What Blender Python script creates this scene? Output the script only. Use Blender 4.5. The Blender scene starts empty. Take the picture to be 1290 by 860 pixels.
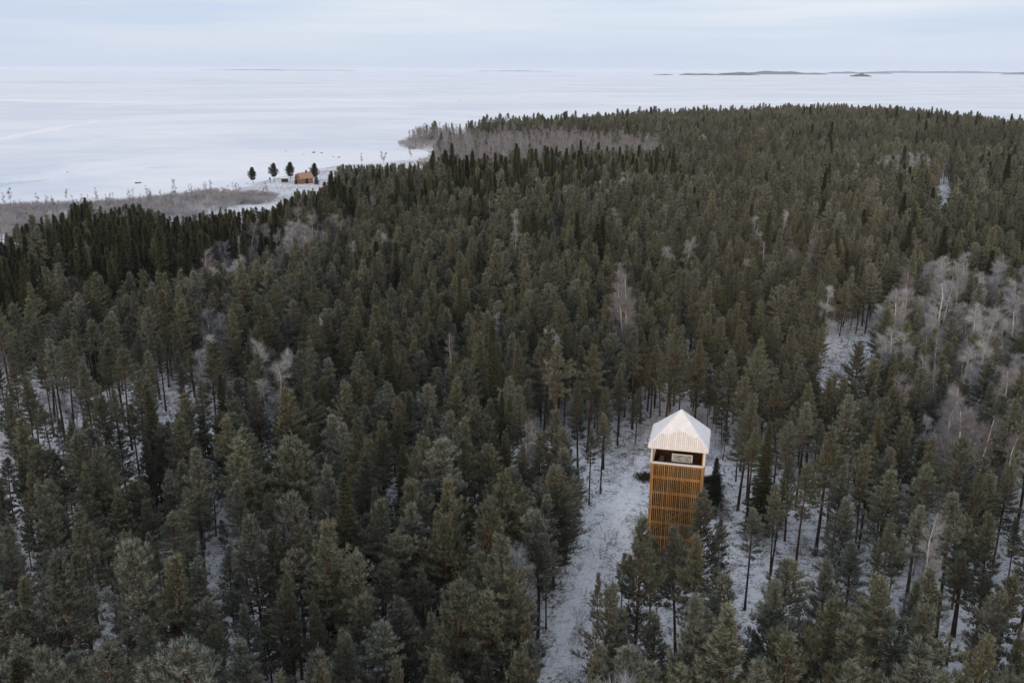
import bpy, bmesh, math, random
import numpy as np
from mathutils import Vector, Matrix

R = math.radians
rng = np.random.default_rng(7)
random.seed(7)
SC = bpy.context.scene
COL = SC.collection

# ------------------------------------------------------------------ camera
CAM_H, F_PX, PW, PH = 40.0, 1150.0, 1290.0, 860.0
PITCH, ROLL = R(16.57), R(0.20)
cam_d = bpy.data.cameras.new('camera')
cam = bpy.data.objects.new('camera', cam_d); COL.objects.link(cam)
cam_d.sensor_width = 36.0
cam_d.lens = F_PX / PW * 36.0
cam_d.clip_start, cam_d.clip_end = 0.5, 120000
cam.location = (0, 0, CAM_H)
CAM_M = Matrix.Rotation(math.pi / 2 - PITCH, 3, 'X') @ Matrix.Rotation(ROLL, 3, 'Z')
cam.rotation_euler = CAM_M.to_euler()
SC.camera = cam

# ------------------------------------------------------------------ light
SUN_EL, SUN_AZ = R(13), R(197)           # low winter sun behind the viewer, veiled by thin cloud
sun_d = bpy.data.lights.new('sun', 'SUN')
sun_d.energy, sun_d.angle, sun_d.color = 1.5, R(14), (1.0, 0.76, 0.52)
sun = bpy.data.objects.new('sun', sun_d); COL.objects.link(sun)
sdir = Vector((math.sin(SUN_AZ) * math.cos(SUN_EL), math.cos(SUN_AZ) * math.cos(SUN_EL), math.sin(SUN_EL)))
sun.rotation_euler = sdir.to_track_quat('Z', 'Y').to_euler()
sun.location = sdir * 200

world = bpy.data.worlds.new('World'); SC.world = world
world.use_nodes = True
nt = world.node_tree; nt.nodes.clear()
def N(tree, typ, **kw):
    n = tree.nodes.new(typ)
    for k, v in kw.items(): setattr(n, k, v)
    return n
out = N(nt, 'ShaderNodeOutputWorld'); bg = N(nt, 'ShaderNodeBackground')
bg.inputs['Strength'].default_value = 0.10
sky = N(nt, 'ShaderNodeTexSky', sky_type='NISHITA', sun_disc=False)
sky.sun_elevation, sky.sun_rotation = SUN_EL, SUN_AZ
sky.air_density, sky.dust_density, sky.ozone_density = 1.0, 0.2, 3.0
tc = N(nt, 'ShaderNodeTexCoord')
mp = N(nt, 'ShaderNodeMapping'); mp.inputs['Scale'].default_value = (1.3, 1.3, 22.0)
nz = N(nt, 'ShaderNodeTexNoise'); nz.inputs['Scale'].default_value = 1.6; nz.inputs['Detail'].default_value = 5
nz.inputs['Roughness'].default_value = 0.5
rmp = N(nt, 'ShaderNodeMapRange'); rmp.inputs['From Min'].default_value = 0.40; rmp.inputs['From Max'].default_value = 0.60
rmp.inputs['To Min'].default_value = 0.0; rmp.inputs['To Max'].default_value = 1.0
cl = N(nt, 'ShaderNodeMix', data_type='RGBA')                # thin veil: blue-grey low down and in the gaps, whiter where it thickens
cl.inputs[6].default_value = (6.2, 7.15, 9.0, 1); cl.inputs[7].default_value = (9.3, 9.4, 9.8, 1)
sep = N(nt, 'ShaderNodeSeparateXYZ'); el = N(nt, 'ShaderNodeMapRange', interpolation_type='SMOOTHSTEP')
el.inputs['From Min'].default_value = 0.0; el.inputs['From Max'].default_value = 0.11; el.inputs['To Min'].default_value = 0.12; el.inputs['To Max'].default_value = 1.0
mu = N(nt, 'ShaderNodeMath', operation='MULTIPLY')
nt.links.new(tc.outputs['Generated'], sep.inputs[0]); nt.links.new(sep.outputs['Z'], el.inputs['Value'])
nt.links.new(rmp.outputs[0], mu.inputs[0]); nt.links.new(el.outputs[0], mu.inputs[1]); nt.links.new(mu.outputs[0], cl.inputs[0])
mix = N(nt, 'ShaderNodeMix', data_type='RGBA'); mix.inputs[0].default_value = 0.88
nt.links.new(cl.outputs[2], mix.inputs[7])
nt.links.new(tc.outputs['Generated'], mp.inputs['Vector'])
nt.links.new(mp.outputs[0], nz.inputs['Vector'])
nt.links.new(nz.outputs['Fac'], rmp.inputs['Value'])
nt.links.new(sky.outputs[0], mix.inputs[6])
nt.links.new(mix.outputs[2], bg.inputs['Color'])
nt.links.new(bg.outputs[0], out.inputs['Surface'])

SC.view_settings.view_transform = 'Standard'
SC.view_settings.look = 'None'
SC.view_settings.exposure = 0.0
SC.view_settings.gamma = 1.0
SC.view_settings.use_curve_mapping = False
SC.render.engine = 'CYCLES'
SC.cycles.max_bounces = 4
SC.cycles.diffuse_bounces = 3
SC.cycles.volume_bounces = 1

# ------------------------------------------------------------------ pixel helpers (direction only; the distance comes from the ground)
def ray(px, py):
    v = CAM_M @ Vector(((px - PW / 2) / F_PX, -(py - PH / 2) / F_PX, -1.0))
    return v
def at(px, py, z=0.0):
    v = ray(px, py); t = (z - CAM_H) / v.z
    return Vector((v.x * t, v.y * t, z))
MI = np.array(CAM_M.inverted())
def to_px(x, y, z):
    p = np.stack([np.asarray(x, float), np.asarray(y, float), np.asarray(z, float) - CAM_H], -1) @ MI.T
    d = np.maximum(-p[..., 2], 1e-3)
    return PW / 2 + F_PX * p[..., 0] / d, PH / 2 - F_PX * p[..., 1] / d, d
def top_height(base, px, py):
    """height of a tree standing at base whose tip is seen at image row py"""
    lo, hi = 0.5, 40.0
    for _ in range(40):
        m = (lo + hi) / 2
        if to_px(base.x, base.y, base.z + m)[1] > py: lo = m
        else: hi = m
    return lo
def in_poly(px, py, poly):
    px, py = np.asarray(px), np.asarray(py)
    ins = np.zeros(px.shape, bool)
    n = len(poly)
    for i in range(n):
        x0, y0 = poly[i]; x1, y1 = poly[(i + 1) % n]
        if y0 == y1: continue
        c = ((y0 > py) != (y1 > py)) & (px < (x1 - x0) * (py - y0) / (y1 - y0) + x0)
        ins ^= c
    return ins

# ------------------------------------------------------------------ materials
def mat(name, col, rough=0.8, spec=0.2, build=None):
    m = bpy.data.materials.new(name); m.use_nodes = True
    t = m.node_tree; b = t.nodes['Principled BSDF']
    b.inputs['Base Color'].default_value = (*col, 1)
    b.inputs['Roughness'].default_value = rough
    b.inputs['Specular IOR Level'].default_value = spec
    if build: build(t, b)
    return m
def ramp(t, stops):
    r = N(t, 'ShaderNodeValToRGB'); e = r.color_ramp.elements
    while len(e) < len(stops): e.new(0.5)
    for k, (p, c) in enumerate(stops): e[k].position = p; e[k].color = (*c, 1)
    return r
def noise(t, scale, detail=4, rough=0.55, vec=None, stretch=None, obj=False):
    n = N(t, 'ShaderNodeTexNoise'); n.inputs['Scale'].default_value = scale
    n.inputs['Detail'].default_value = detail; n.inputs['Roughness'].default_value = rough
    if obj: g = N(t, 'ShaderNodeTexCoord').outputs['Object']
    else: g = N(t, 'ShaderNodeNewGeometry').outputs['Position']
    if stretch:
        m = N(t, 'ShaderNodeMapping'); m.inputs['Scale'].default_value = stretch
        t.links.new(g, m.inputs['Vector']); g = m.outputs[0]
    t.links.new(g, n.inputs['Vector'])
    return n
def mixc(t, fac, a, b, blend='MIX'):
    m = N(t, 'ShaderNodeMix', data_type='RGBA', blend_type=blend)
    for s, v in ((0, fac), (6, a), (7, b)):
        if hasattr(v, 'links') or hasattr(v, 'is_linked'): t.links.new(v, m.inputs[s])
        elif s == 0: m.inputs[0].default_value = v
        else: m.inputs[s].default_value = (*v, 1)
    return m.outputs[2]
def mrange(t, v, a, b, c=0.0, d=1.0):
    m = N(t, 'ShaderNodeMapRange'); t.links.new(v, m.inputs['Value'])
    for k, x in zip(('From Min', 'From Max', 'To Min', 'To Max'), (a, b, c, d)): m.inputs[k].default_value = x
    return m.outputs[0]

def snow_ground(t, b):
    n1 = noise(t, 0.9, 6, 0.65); n2 = noise(t, 4.5, 5, 0.7); n3 = noise(t, 0.06, 3)
    add = N(t, 'ShaderNodeMath', operation='ADD'); t.links.new(n1.outputs['Fac'], add.inputs[0]); t.links.new(n2.outputs['Fac'], add.inputs[1])
    add2 = N(t, 'ShaderNodeMath', operation='MULTIPLY_ADD'); t.links.new(n3.outputs['Fac'], add2.inputs[0]); add2.inputs[1].default_value = 0.5
    t.links.new(add.outputs[0], add2.inputs[2])
    f = mrange(t, add2.outputs[0], 1.19, 1.47)
    lit = mixc(t, n2.outputs['Fac'], (0.06, 0.045, 0.032), (0.22, 0.18, 0.12))
    c = mixc(t, f, (0.80, 0.82, 0.86), lit)
    t.links.new(c, b.inputs['Base Color'])
    bp = N(t, 'ShaderNodeBump'); bp.inputs['Strength'].default_value = 0.5; bp.inputs['Distance'].default_value = 0.25
    t.links.new(add.outputs[0], bp.inputs['Height']); t.links.new(bp.outputs[0], b.inputs['Normal'])
def lake_snow(t, b):
    a = noise(t, 0.004, 7, 0.65, stretch=(0.8, 1.2, 1)); c = noise(t, 0.03, 6, 0.65, stretch=(0.7, 1.3, 1)); d = noise(t, 0.0006, 6, 0.6, stretch=(0.6, 1.5, 1))
    for q_ in (a, c, d): q_.inputs['Distortion'].default_value = 0.8
    f1 = mrange(t, a.outputs['Fac'], 0.44, 0.58); f2 = mrange(t, c.outputs['Fac'], 0.42, 0.62); f3 = mrange(t, d.outputs['Fac'], 0.42, 0.66)
    k = mixc(t, f1, (0.755, 0.795, 0.85), (0.925, 0.925, 0.93))
    k = mixc(t, f3, k, (0.92, 0.92, 0.925))
    k2 = mixc(t, f2, (0.93, 0.95, 0.97), (1, 1, 1))
    k = mixc(t, 1.0, k, k2, 'MULTIPLY')
    t.links.new(k, b.inputs['Base Color'])
    bp = N(t, 'ShaderNodeBump'); bp.inputs['Strength'].default_value = 0.25; bp.inputs['Distance'].default_value = 0.4
    t.links.new(c.outputs['Fac'], bp.inputs['Height']); t.links.new(bp.outputs[0], b.inputs['Normal'])

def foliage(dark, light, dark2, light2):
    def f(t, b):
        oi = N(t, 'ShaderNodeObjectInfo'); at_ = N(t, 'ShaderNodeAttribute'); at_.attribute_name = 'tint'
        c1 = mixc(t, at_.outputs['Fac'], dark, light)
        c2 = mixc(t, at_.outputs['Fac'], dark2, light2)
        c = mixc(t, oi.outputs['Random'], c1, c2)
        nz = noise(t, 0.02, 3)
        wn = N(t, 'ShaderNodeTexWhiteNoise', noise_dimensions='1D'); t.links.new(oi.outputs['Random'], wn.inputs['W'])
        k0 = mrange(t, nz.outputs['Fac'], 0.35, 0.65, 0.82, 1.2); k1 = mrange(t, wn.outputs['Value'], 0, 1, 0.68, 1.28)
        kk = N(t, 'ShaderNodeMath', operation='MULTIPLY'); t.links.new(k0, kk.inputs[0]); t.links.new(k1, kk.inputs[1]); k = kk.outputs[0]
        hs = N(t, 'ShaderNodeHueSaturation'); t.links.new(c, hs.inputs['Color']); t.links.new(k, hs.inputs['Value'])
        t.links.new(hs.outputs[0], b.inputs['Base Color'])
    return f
M = {}
M['snow'] = mat('snow_ground', (0.8, 0.82, 0.86), 0.75, 0.25, snow_ground)
M['lake'] = mat('lake_snow', (0.8, 0.82, 0.86), 0.7, 0.25, lake_snow)
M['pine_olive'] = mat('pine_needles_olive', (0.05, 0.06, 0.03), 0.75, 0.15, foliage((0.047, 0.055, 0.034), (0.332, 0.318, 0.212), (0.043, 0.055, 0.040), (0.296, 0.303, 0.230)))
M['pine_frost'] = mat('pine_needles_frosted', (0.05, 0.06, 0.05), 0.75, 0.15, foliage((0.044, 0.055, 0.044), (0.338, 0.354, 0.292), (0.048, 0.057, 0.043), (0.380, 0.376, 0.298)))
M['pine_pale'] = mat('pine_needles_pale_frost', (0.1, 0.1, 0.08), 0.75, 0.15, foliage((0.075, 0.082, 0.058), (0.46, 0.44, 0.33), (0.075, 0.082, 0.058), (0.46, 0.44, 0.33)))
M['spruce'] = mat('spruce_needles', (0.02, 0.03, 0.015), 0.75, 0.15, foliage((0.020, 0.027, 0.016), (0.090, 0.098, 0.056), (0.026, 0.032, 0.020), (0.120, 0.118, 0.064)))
def bark_f(c0, c1, sc):
    def f(t, b):
        n = noise(t, sc, 5, 0.65, stretch=(1, 1, 0.35))
        t.links.new(mixc(t, mrange(t, n.outputs['Fac'], 0.35, 0.65), c0, c1), b.inputs['Base Color'])
    return f
def pine_bark(t, b):
    n = noise(t, 6, 5, 0.65, stretch=(1, 1, 0.35)); a = N(t, 'ShaderNodeAttribute'); a.attribute_name = 'tint'
    lo = mixc(t, mrange(t, n.outputs['Fac'], 0.35, 0.65), (0.030, 0.022, 0.018), (0.095, 0.062, 0.045))
    hi = mixc(t, mrange(t, n.outputs['Fac'], 0.35, 0.65), (0.075, 0.045, 0.028), (0.17, 0.100, 0.058))
    t.links.new(mixc(t, mrange(t, a.outputs['Fac'], 0.35, 0.7), lo, hi), b.inputs['Base Color'])
M['bark'] = mat('pine_bark', (0.06, 0.04, 0.03), 0.9, 0.1, pine_bark)
M['birch_bark'] = mat('birch_bark', (0.5, 0.45, 0.4), 0.8, 0.2, bark_f((0.28, 0.26, 0.24), (0.66, 0.62, 0.57), 5))
def twig_f(a, c):
    def f(t, b):
        oi = N(t, 'ShaderNodeObjectInfo'); at_ = N(t, 'ShaderNodeAttribute'); at_.attribute_name = 'tint'
        q = mixc(t, at_.outputs['Fac'], a, c)
        hs = N(t, 'ShaderNodeHueSaturation'); t.links.new(q, hs.inputs['Color']); t.links.new(mrange(t, oi.outputs['Random'], 0, 1, 0.8, 1.2), hs.inputs['Value'])
        t.links.new(hs.outputs[0], b.inputs['Base Color'])
    return f
M['twig'] = mat('birch_twigs', (0.2, 0.17, 0.17), 0.85, 0.1, twig_f((0.200, 0.186, 0.188), (0.38, 0.362, 0.365)))
M['twig_frost'] = mat('frosted_birch_twigs', (0.4, 0.4, 0.4), 0.85, 0.1, twig_f((0.30, 0.30, 0.305), (0.60, 0.60, 0.61)))
M['shrub'] = mat('willow_twigs', (0.15, 0.12, 0.1), 0.85, 0.1, twig_f((0.27, 0.262, 0.275), (0.54, 0.53, 0.55)))
M['reed'] = mat('dry_reeds', (0.3, 0.25, 0.17), 0.85, 0.1, twig_f((0.24, 0.21, 0.18), (0.42, 0.38, 0.32)))
M['heather'] = mat('heather_twigs', (0.06, 0.045, 0.03), 0.9, 0.1, twig_f((0.035, 0.026, 0.02), (0.10, 0.075, 0.05)))
def wood_f(c0, c1, sc, st):
    def f(t, b):
        n = noise(t, sc, 5, 0.6, stretch=st, obj=True); oi = N(t, 'ShaderNodeObjectInfo')
        q = mixc(t, mrange(t, n.outputs['Fac'], 0.3, 0.7), c0, c1)
        hs = N(t, 'ShaderNodeHueSaturation'); t.links.new(q, hs.inputs['Color']); t.links.new(mrange(t, oi.outputs['Random'], 0, 1, 0.78, 1.18), hs.inputs['Value'])
        t.links.new(hs.outputs[0], b.inputs['Base Color'])
    return f
def tower_wood(t, b):
    n = noise(t, 5, 5, 0.6, stretch=(1, 1, 0.12), obj=True); oi = N(t, 'ShaderNodeObjectInfo'); st = noise(t, 0.9, 5, 0.65)
    q = mixc(t, mrange(t, n.outputs['Fac'], 0.3, 0.7), (0.27, 0.142, 0.050), (0.46, 0.255, 0.098))
    q = mixc(t, mrange(t, st.outputs['Fac'], 0.50, 0.72, 0, .65), q, (0.17, 0.090, 0.040))          # damp, weathered stains
    hs = N(t, 'ShaderNodeHueSaturation'); t.links.new(q, hs.inputs['Color']); t.links.new(mrange(t, oi.outputs['Random'], 0, 1, 0.62, 1.30), hs.inputs['Value'])
    t.links.new(hs.outputs[0], b.inputs['Base Color'])
M['larch'] = mat('oiled_timber', (0.5, 0.25, 0.07), 0.65, 0.25, tower_wood)
M['larch_dark'] = mat('weathered_timber', (0.2, 0.1, 0.04), 0.75, 0.2, wood_f((0.12, 0.062, 0.027), (0.21, 0.112, 0.050), 5, (1, 1, 0.15)))
M['gap_shade'] = mat('shade_dark_timber', (0.05, 0.03, 0.016), 0.8, 0.15, wood_f((0.036, 0.022, 0.013), (0.070, 0.042, 0.022), 5, (1, 1, 0.15)))  # near-black colour stands in for the shade inside the slatted tower
def frost_boards(t, b):
    n = noise(t, 3, 5, 0.6, obj=True); oi = N(t, 'ShaderNodeObjectInfo')
    q = mixc(t, mrange(t, n.outputs['Fac'], 0.3, 0.7), (0.80, 0.71, 0.63), (0.89, 0.83, 0.77))
    hs = N(t, 'ShaderNodeHueSaturation'); t.links.new(q, hs.inputs['Color']); t.links.new(mrange(t, oi.outputs['Random'], 0, 1, 0.90, 1.04), hs.inputs['Value'])
    t.links.new(hs.outputs[0], b.inputs['Base Color'])
M['frost_wood'] = mat('frosted_boards', (0.6, 0.5, 0.42), 0.8, 0.2, frost_boards)
M['roof_snow'] = mat('roof_snow', (0.84, 0.85, 0.88), 0.7, 0.25, lambda t, b: t.links.new(mixc(t, mrange(t, noise(t, 2.2, 5, 0.65).outputs['Fac'], 0.35, 0.65), (0.78, 0.74, 0.71), (0.89, 0.87, 0.86)), b.inputs['Base Color']))
M['board_print'] = mat('printed_board', (0.55, 0.6, 0.62), 0.5, 0.3, lambda t, b: t.links.new(mixc(t, mrange(t, noise(t, 3, 3, 0.5).outputs['Fac'], 0.45, 0.55), (0.24, 0.27, 0.28), (0.42, 0.44, 0.44)), b.inputs['Base Color']))
M['log_wall'] = mat('cabin_wall', (0.2, 0.11, 0.07), 0.8, 0.2, wood_f((0.20, 0.115, 0.075), (0.32, 0.185, 0.115), 1.5, (1, 1, 6)))
M['copper_roof'] = mat('orange_tin_roof', (0.6, 0.24, 0.08), 0.5, 0.4, wood_f((0.36, 0.200, 0.115), (0.46, 0.265, 0.155), 2, (1, 1, 1)))
M['dark'] = mat('dark_opening', (0.02, 0.018, 0.016), 0.6, 0.3, wood_f((0.015, 0.013, 0.012), (0.03, 0.026, 0.022), 2, (1, 1, 1)))
M['stone'] = mat('boulder_stone', (0.12, 0.11, 0.1), 0.85, 0.2, bark_f((0.07, 0.062, 0.056), (0.19, 0.17, 0.155), 2))
M['ice'] = mat('blue_ice', (0.42, 0.52, 0.56), 0.35, 0.4, lambda t, b: t.links.new(mixc(t, mrange(t, noise(t, 0.15, 5, 0.6).outputs['Fac'], 0.35, 0.65), (0.40, 0.53, 0.56), (0.58, 0.67, 0.70)), b.inputs['Base Color']))
M['drift'] = mat('packed_drift_snow', (0.9, 0.91, 0.93), 0.7, 0.25, lambda t, b: t.links.new(mixc(t, noise(t, 0.2, 4).outputs['Fac'], (0.93, 0.93, 0.94), (0.97, 0.97, 0.97)), b.inputs['Base Color']))
def path_snow(t, b):
    n1 = noise(t, 2.2, 6, 0.7); n2 = noise(t, 9, 4, 0.6)
    c = mixc(t, mrange(t, n1.outputs['Fac'], 0.50, 0.68), (0.80, 0.82, 0.86), mixc(t, n2.outputs['Fac'], (0.24, 0.20, 0.16), (0.66, 0.65, 0.66)))
    t.links.new(c, b.inputs['Base Color'])
    bp = N(t, 'ShaderNodeBump'); bp.inputs['Strength'].default_value = 0.7; bp.inputs['Distance'].default_value = 0.12
    t.links.new(n1.outputs['Fac'], bp.inputs['Height']); t.links.new(bp.outputs[0], b.inputs['Normal'])
M['path_snow'] = mat('trodden_snow', (0.8, 0.82, 0.86), 0.75, 0.25, path_snow)
M['isle'] = mat('island_forest', (0.04, 0.045, 0.04), 0.9, 0.05, lambda t, b: t.links.new(mixc(t, noise(t, 0.02, 4).outputs['Fac'], (0.025, 0.032, 0.028), (0.08, 0.075, 0.07)), b.inputs['Base Color']))

# ------------------------------------------------------------------ object helpers
def link(o, parent=None):
    COL.objects.link(o)
    if parent is not None: o.parent = parent
    return o
def mesh_np(name, V, F, tint=None, smooth=False, mats=()):
    me = bpy.data.meshes.new(name)
    V = np.asarray(V, np.float32); nv = len(V)
    if isinstance(F, np.ndarray):
        nf, k = F.shape
        me.vertices.add(nv); me.vertices.foreach_set('co', V.ravel())
        me.loops.add(nf * k); me.loops.foreach_set('vertex_index', F.ravel().astype(np.int32))
        me.polygons.add(nf); me.polygons.foreach_set('loop_start', np.arange(0, nf * k, k, dtype=np.int32))
        me.update(calc_edges=True)
    else:
        me.from_pydata([tuple(map(float, v)) for v in V], [], F); me.update()
    if tint is not None:
        a = me.attributes.new('tint', 'FLOAT', 'POINT'); a.data.foreach_set('value', np.asarray(tint, np.float32))
    if smooth: me.polygons.foreach_set('use_smooth', np.ones(len(me.polygons), bool))
    for m in mats: me.materials.append(m)
    return me
def obj(name, me, parent=None, kind=None, loc=None):
    o = bpy.data.objects.new(name, me); link(o, parent)
    if kind: o['kind'] = kind
    if loc is not None: o.location = loc
    return o
def thing(name, label, cat, loc=(0, 0, 0), rz=0.0, group=None):
    o = bpy.data.objects.new(name, None); link(o)
    o.location = loc; o.rotation_euler.z = rz; o.empty_display_size = 0.3
    tag(o, label, cat, group); return o
def tag(o, label, cat, group=None):
    o['label'] = label; o['category'] = cat
    if group: o['group'] = group
    return o
class MB:
    """collects boxes, bars and prisms into one mesh"""
    def __init__(s): s.v, s.f = [], []
    def add(s, vs, fs):
        k = len(s.v); s.v += [tuple(v) for v in vs]; s.f += [[i + k for i in f] for f in fs]; return s
    def box(s, x0, x1, y0, y1, z0, z1):
        return s.add([(x0, y0, z0), (x1, y0, z0), (x1, y1, z0), (x0, y1, z0), (x0, y0, z1), (x1, y0, z1), (x1, y1, z1), (x0, y1, z1)],
                     [(0, 3, 2, 1), (4, 5, 6, 7), (0, 1, 5, 4), (1, 2, 6, 5), (2, 3, 7, 6), (3, 0, 4, 7)])
    def bar(s, a, b, w, h, up=(0, 0, 1)):
        a, b, up = Vector(a), Vector(b), Vector(up); d = (b - a).normalized()
        r = d.cross(up).normalized() * w / 2; u = r.cross(d).normalized() * h / 2
        return s.add([a - r - u, a + r - u, a + r + u, a - r + u, b - r - u, b + r - u, b + r + u, b - r + u],
                     [(0, 3, 2, 1), (4, 5, 6, 7), (0, 1, 5, 4), (1, 2, 6, 5), (2, 3, 7, 6), (3, 0, 4, 7)])
    def slab(s, pts, th):
        """polygon pts extruded along its normal by th"""
        P = [Vector(p) for p in pts]; n = (P[1] - P[0]).cross(P[2] - P[0]).normalized() * th; k = len(P)
        return s.add(P + [p + n for p in P], [tuple(range(k))[::-1], tuple(range(k, 2 * k))] + [(i, (i + 1) % k, (i + 1) % k + k, i + k) for i in range(k)])
    def mesh(s, name, m): return mesh_np(name, s.v, s.f, mats=(m,))
    def build(s, name, m, parent=None, **k): return obj(name, s.mesh(name, m), parent, **k)

# ------------------------------------------------------------------ land, lake, far islands
TCAN = 11.0
shore_px = [(-420, 300, 0), (-150, 276, 0), (0, 261, 0), (120, 256, 0), (200, 248, 0), (240, 243, 0), (300, 233, 0), (345, 219, 0), (420, 206, 0), (470, 203, 0), (530, 197, 0), (535, 189, 0),
            (505, 181, 0), (520, 174, 0), (560, 172, 0), (590, 158, 9), (640, 151, 10), (700, 147, TCAN), (780, 142, TCAN), (860, 139, TCAN), (925, 137, TCAN), (1000, 133.5, TCAN),
            (1080, 136, TCAN), (1150, 138.5, TCAN), (1210, 143, TCAN), (1290, 152, TCAN), (1420, 165, TCAN), (1650, 190, TCAN)]
SHORE = [tuple(at(a, b, h)[:2]) for a, b, h in shore_px]
SHORE = SHORE + [(620, 250), (620, -140), (-420, -140), (-420, SHORE[0][1])]
SA = np.array(SHORE); SB = np.roll(SA, -1, 0)
def shore_dist(x, y):
    """signed distance to the shoreline, positive on land"""
    x, y = np.asarray(x, float), np.asarray(y, float); best = np.full(x.shape, 1e9)
    for (ax, ay), (bx, by) in zip(SA, SB):
        dx, dy = bx - ax, by - ay; t = np.clip(((x - ax) * dx + (y - ay) * dy) / (dx * dx + dy * dy), 0, 1)
        best = np.minimum(best, np.hypot(x - ax - t * dx, y - ay - t * dy))
    return np.where(in_poly(x, y, SHORE), best, -best)
MOUND = at(792, 655)
def ground_z(x, y):
    s = np.clip((shore_dist(x, y) + 8) / 20, 0, 1); s = s * s * (3 - 2 * s)
    x, y = np.asarray(x, float), np.asarray(y, float)
    b = 0.22 * np.sin(x * .11 + 1.3) * np.sin(y * .09) + 0.10 * np.sin(x * .37 + y * .21) + 0.08 * np.sin(x * .23 - y * .41 + 2)
    b = b + 0.9 * np.exp(-((x - MOUND.x) ** 2 / 9 + (y - MOUND.y) ** 2 / 30))
    b = b + 0.05 * np.sin(x * 1.3 + 2 * np.sin(y * .7)) * np.sin(y * 1.1 + np.sin(x))
    return -2.0 + s * 2.0 + b * s
def gz(x, y): return float(ground_z(np.array([x]), np.array([y]))[0])
gx = np.concatenate([np.arange(-420, -75, 8), np.arange(-75, 75, 1.25), np.arange(75, 621, 8)])
gy = np.concatenate([np.arange(-140, 32, 8), np.arange(32, 130, 1.25), np.arange(130, 960, 8)])
X, Y = np.meshgrid(gx, gy); Zg = ground_z(X.ravel(), Y.ravel())
nx, ny = len(gx), len(gy); ii = (np.arange(ny - 1)[:, None] * nx + np.arange(nx - 1)[None]).ravel()
obj('ground', mesh_np('ground', np.stack([X.ravel(), Y.ravel(), Zg], 1), np.stack([ii, ii + 1, ii + nx + 1, ii + nx], 1), smooth=True, mats=(M['snow'],)), kind='structure')
LAKE_Z = -1.0
L = 45000
lv = [(x, y, LAKE_Z) for y in (-L, -2000, 0, 2000, L) for x in (-L, -2000, 0, 2000, L)]
obj('frozen_lake', mesh_np('frozen_lake', lv, [(r * 5 + c, r * 5 + c + 1, r * 5 + c + 6, r * 5 + c + 5) for r in range(4) for c in range(4)], mats=(M['lake'],)), kind='structure')

def strip(name, line, widths, m, h=0.15, lift=0.004):
    """a low ridge of drifted snow or a flat patch along a line of pixels on the lake"""
    P = [at(a, b, LAKE_Z) for a, b in line]; vs, fs = [], []
    sub = []
    for i in range(len(P) - 1):
        for k in range(8): sub.append((P[i].lerp(P[i + 1], k / 8), widths[i] + (widths[i + 1] - widths[i]) * k / 8))
    sub.append((P[-1], widths[-1]))
    for q, (p, w) in enumerate(sub):
        d = (sub[min(q + 1, len(sub) - 1)][0] - sub[max(q - 1, 0)][0]).normalized(); n = Vector((-d.y, d.x, 0))
        w *= random.uniform(0.55, 1.25); o = n * random.uniform(-.3, .3) * w
        for s, z in ((-1, 0), (-.45, 1), (.45, 1), (1, 0)):
            v = p + o + n * w * s / 2; v.z = LAKE_Z + lift + z * h * random.uniform(.4, 1); vs.append(v)
    for q in range(len(sub) - 1):
        for k in range(3): fs.append((q * 4 + k, q * 4 + k + 4, q * 4 + k + 5, q * 4 + k + 1))
    o = obj(name, mesh_np(name, vs, fs, smooth=True, mats=(m,)), kind='structure')
    return o
strip('snow_ridge', [(300, 125), (345, 125.5), (400, 124.8), (470, 126.5), (580, 127.5)], [8, 40, 60, 60, 8], M['drift'], 0.8)
strip('snow_ridge', [(0, 126), (90, 128), (180, 130), (280, 129)], [50, 60, 50, 8], M['drift'], 0.5)
strip('snow_ridge', [(-40, 181), (0, 175), (60, 164), (125, 152)], [10, 11, 12, 4], M['drift'], 0.15)
strip('snow_ridge', [(760, 132), (900, 128), (1050, 129), (1180, 128)], [5, 60, 60, 8], M['drift'], 0.5)
strip('ice_patch', [(-30, 235), (10, 232), (40, 228.5), (62, 226)], [12, 9, 5, 1], M['ice'], 0.0)
strip('ice_patch', [(182, 212), (200, 211), (214, 210.5)], [1, 3, 1], M['ice'], 0.0)

def island(name, x0, x1, dist, height, depth=0.35, seed=0):
    """low wooded island with a ragged treeline: bearing span in pixels, distance and tree-top height in metres"""
    r = random.Random(seed)
    def far(px):
        v = ray(px, 90); v = Vector((v.x, v.y, 0)); return Vector((v.x / v.y * dist, dist, LAKE_Z))
    a, b = far(x0), far(x1); c = (a + b) / 2
    d = (b - a); Lh = d.length / 2; ux = d.normalized(); uy = Vector((-ux.y, ux.x, 0)); W = min(max(Lh * depth, 60), 900)
    hh = height; n = 160; m = 7; vs, fs = [], []
    ph = [r.uniform(0, 6) for _ in range(5)]
    for i in range(n + 1):
        s = -1 + 2 * i / n; e = max(0, 1 - abs(s) ** 3) ** 0.6
        low = 0.72 + 0.16 * math.sin(s * 5 + ph[0]) + 0.12 * math.sin(s * 13 + ph[1])
        for k in range(m + 1):
            q = -1 + 2 * k / m; pr = (1 - abs(q) ** 4)
            z = hh * e * low * pr * r.uniform(0.75, 1.1) if 0 < k < m else -0.3
            v = c + ux * (s * Lh) + uy * (q * W * (0.25 + 0.75 * e)); v.z = LAKE_Z + z; vs.append(v)
    for i in range(n):
        for k in range(m): fs.append((i * (m + 1) + k, (i + 1) * (m + 1) + k, (i + 1) * (m + 1) + k + 1, i * (m + 1) + k + 1))
    return obj(name, mesh_np(name, vs, fs, mats=(M['isle'],)), kind='structure')
island('island', 823, 850, 8300, 8, 0.3, 1)
island('island', 855, 958, 8300, 20, 0.3, 2)
island('island', 905, 1042, 10500, 38, 0.3, 3)
island('island', 1072, 1098, 7000, 21, 0.4, 4)
island('island', 1036, 1125, 14000, 32, 0.25, 5)
island('far_shore', 1070, 1480, 19000, 52, 0.12, 6)
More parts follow.
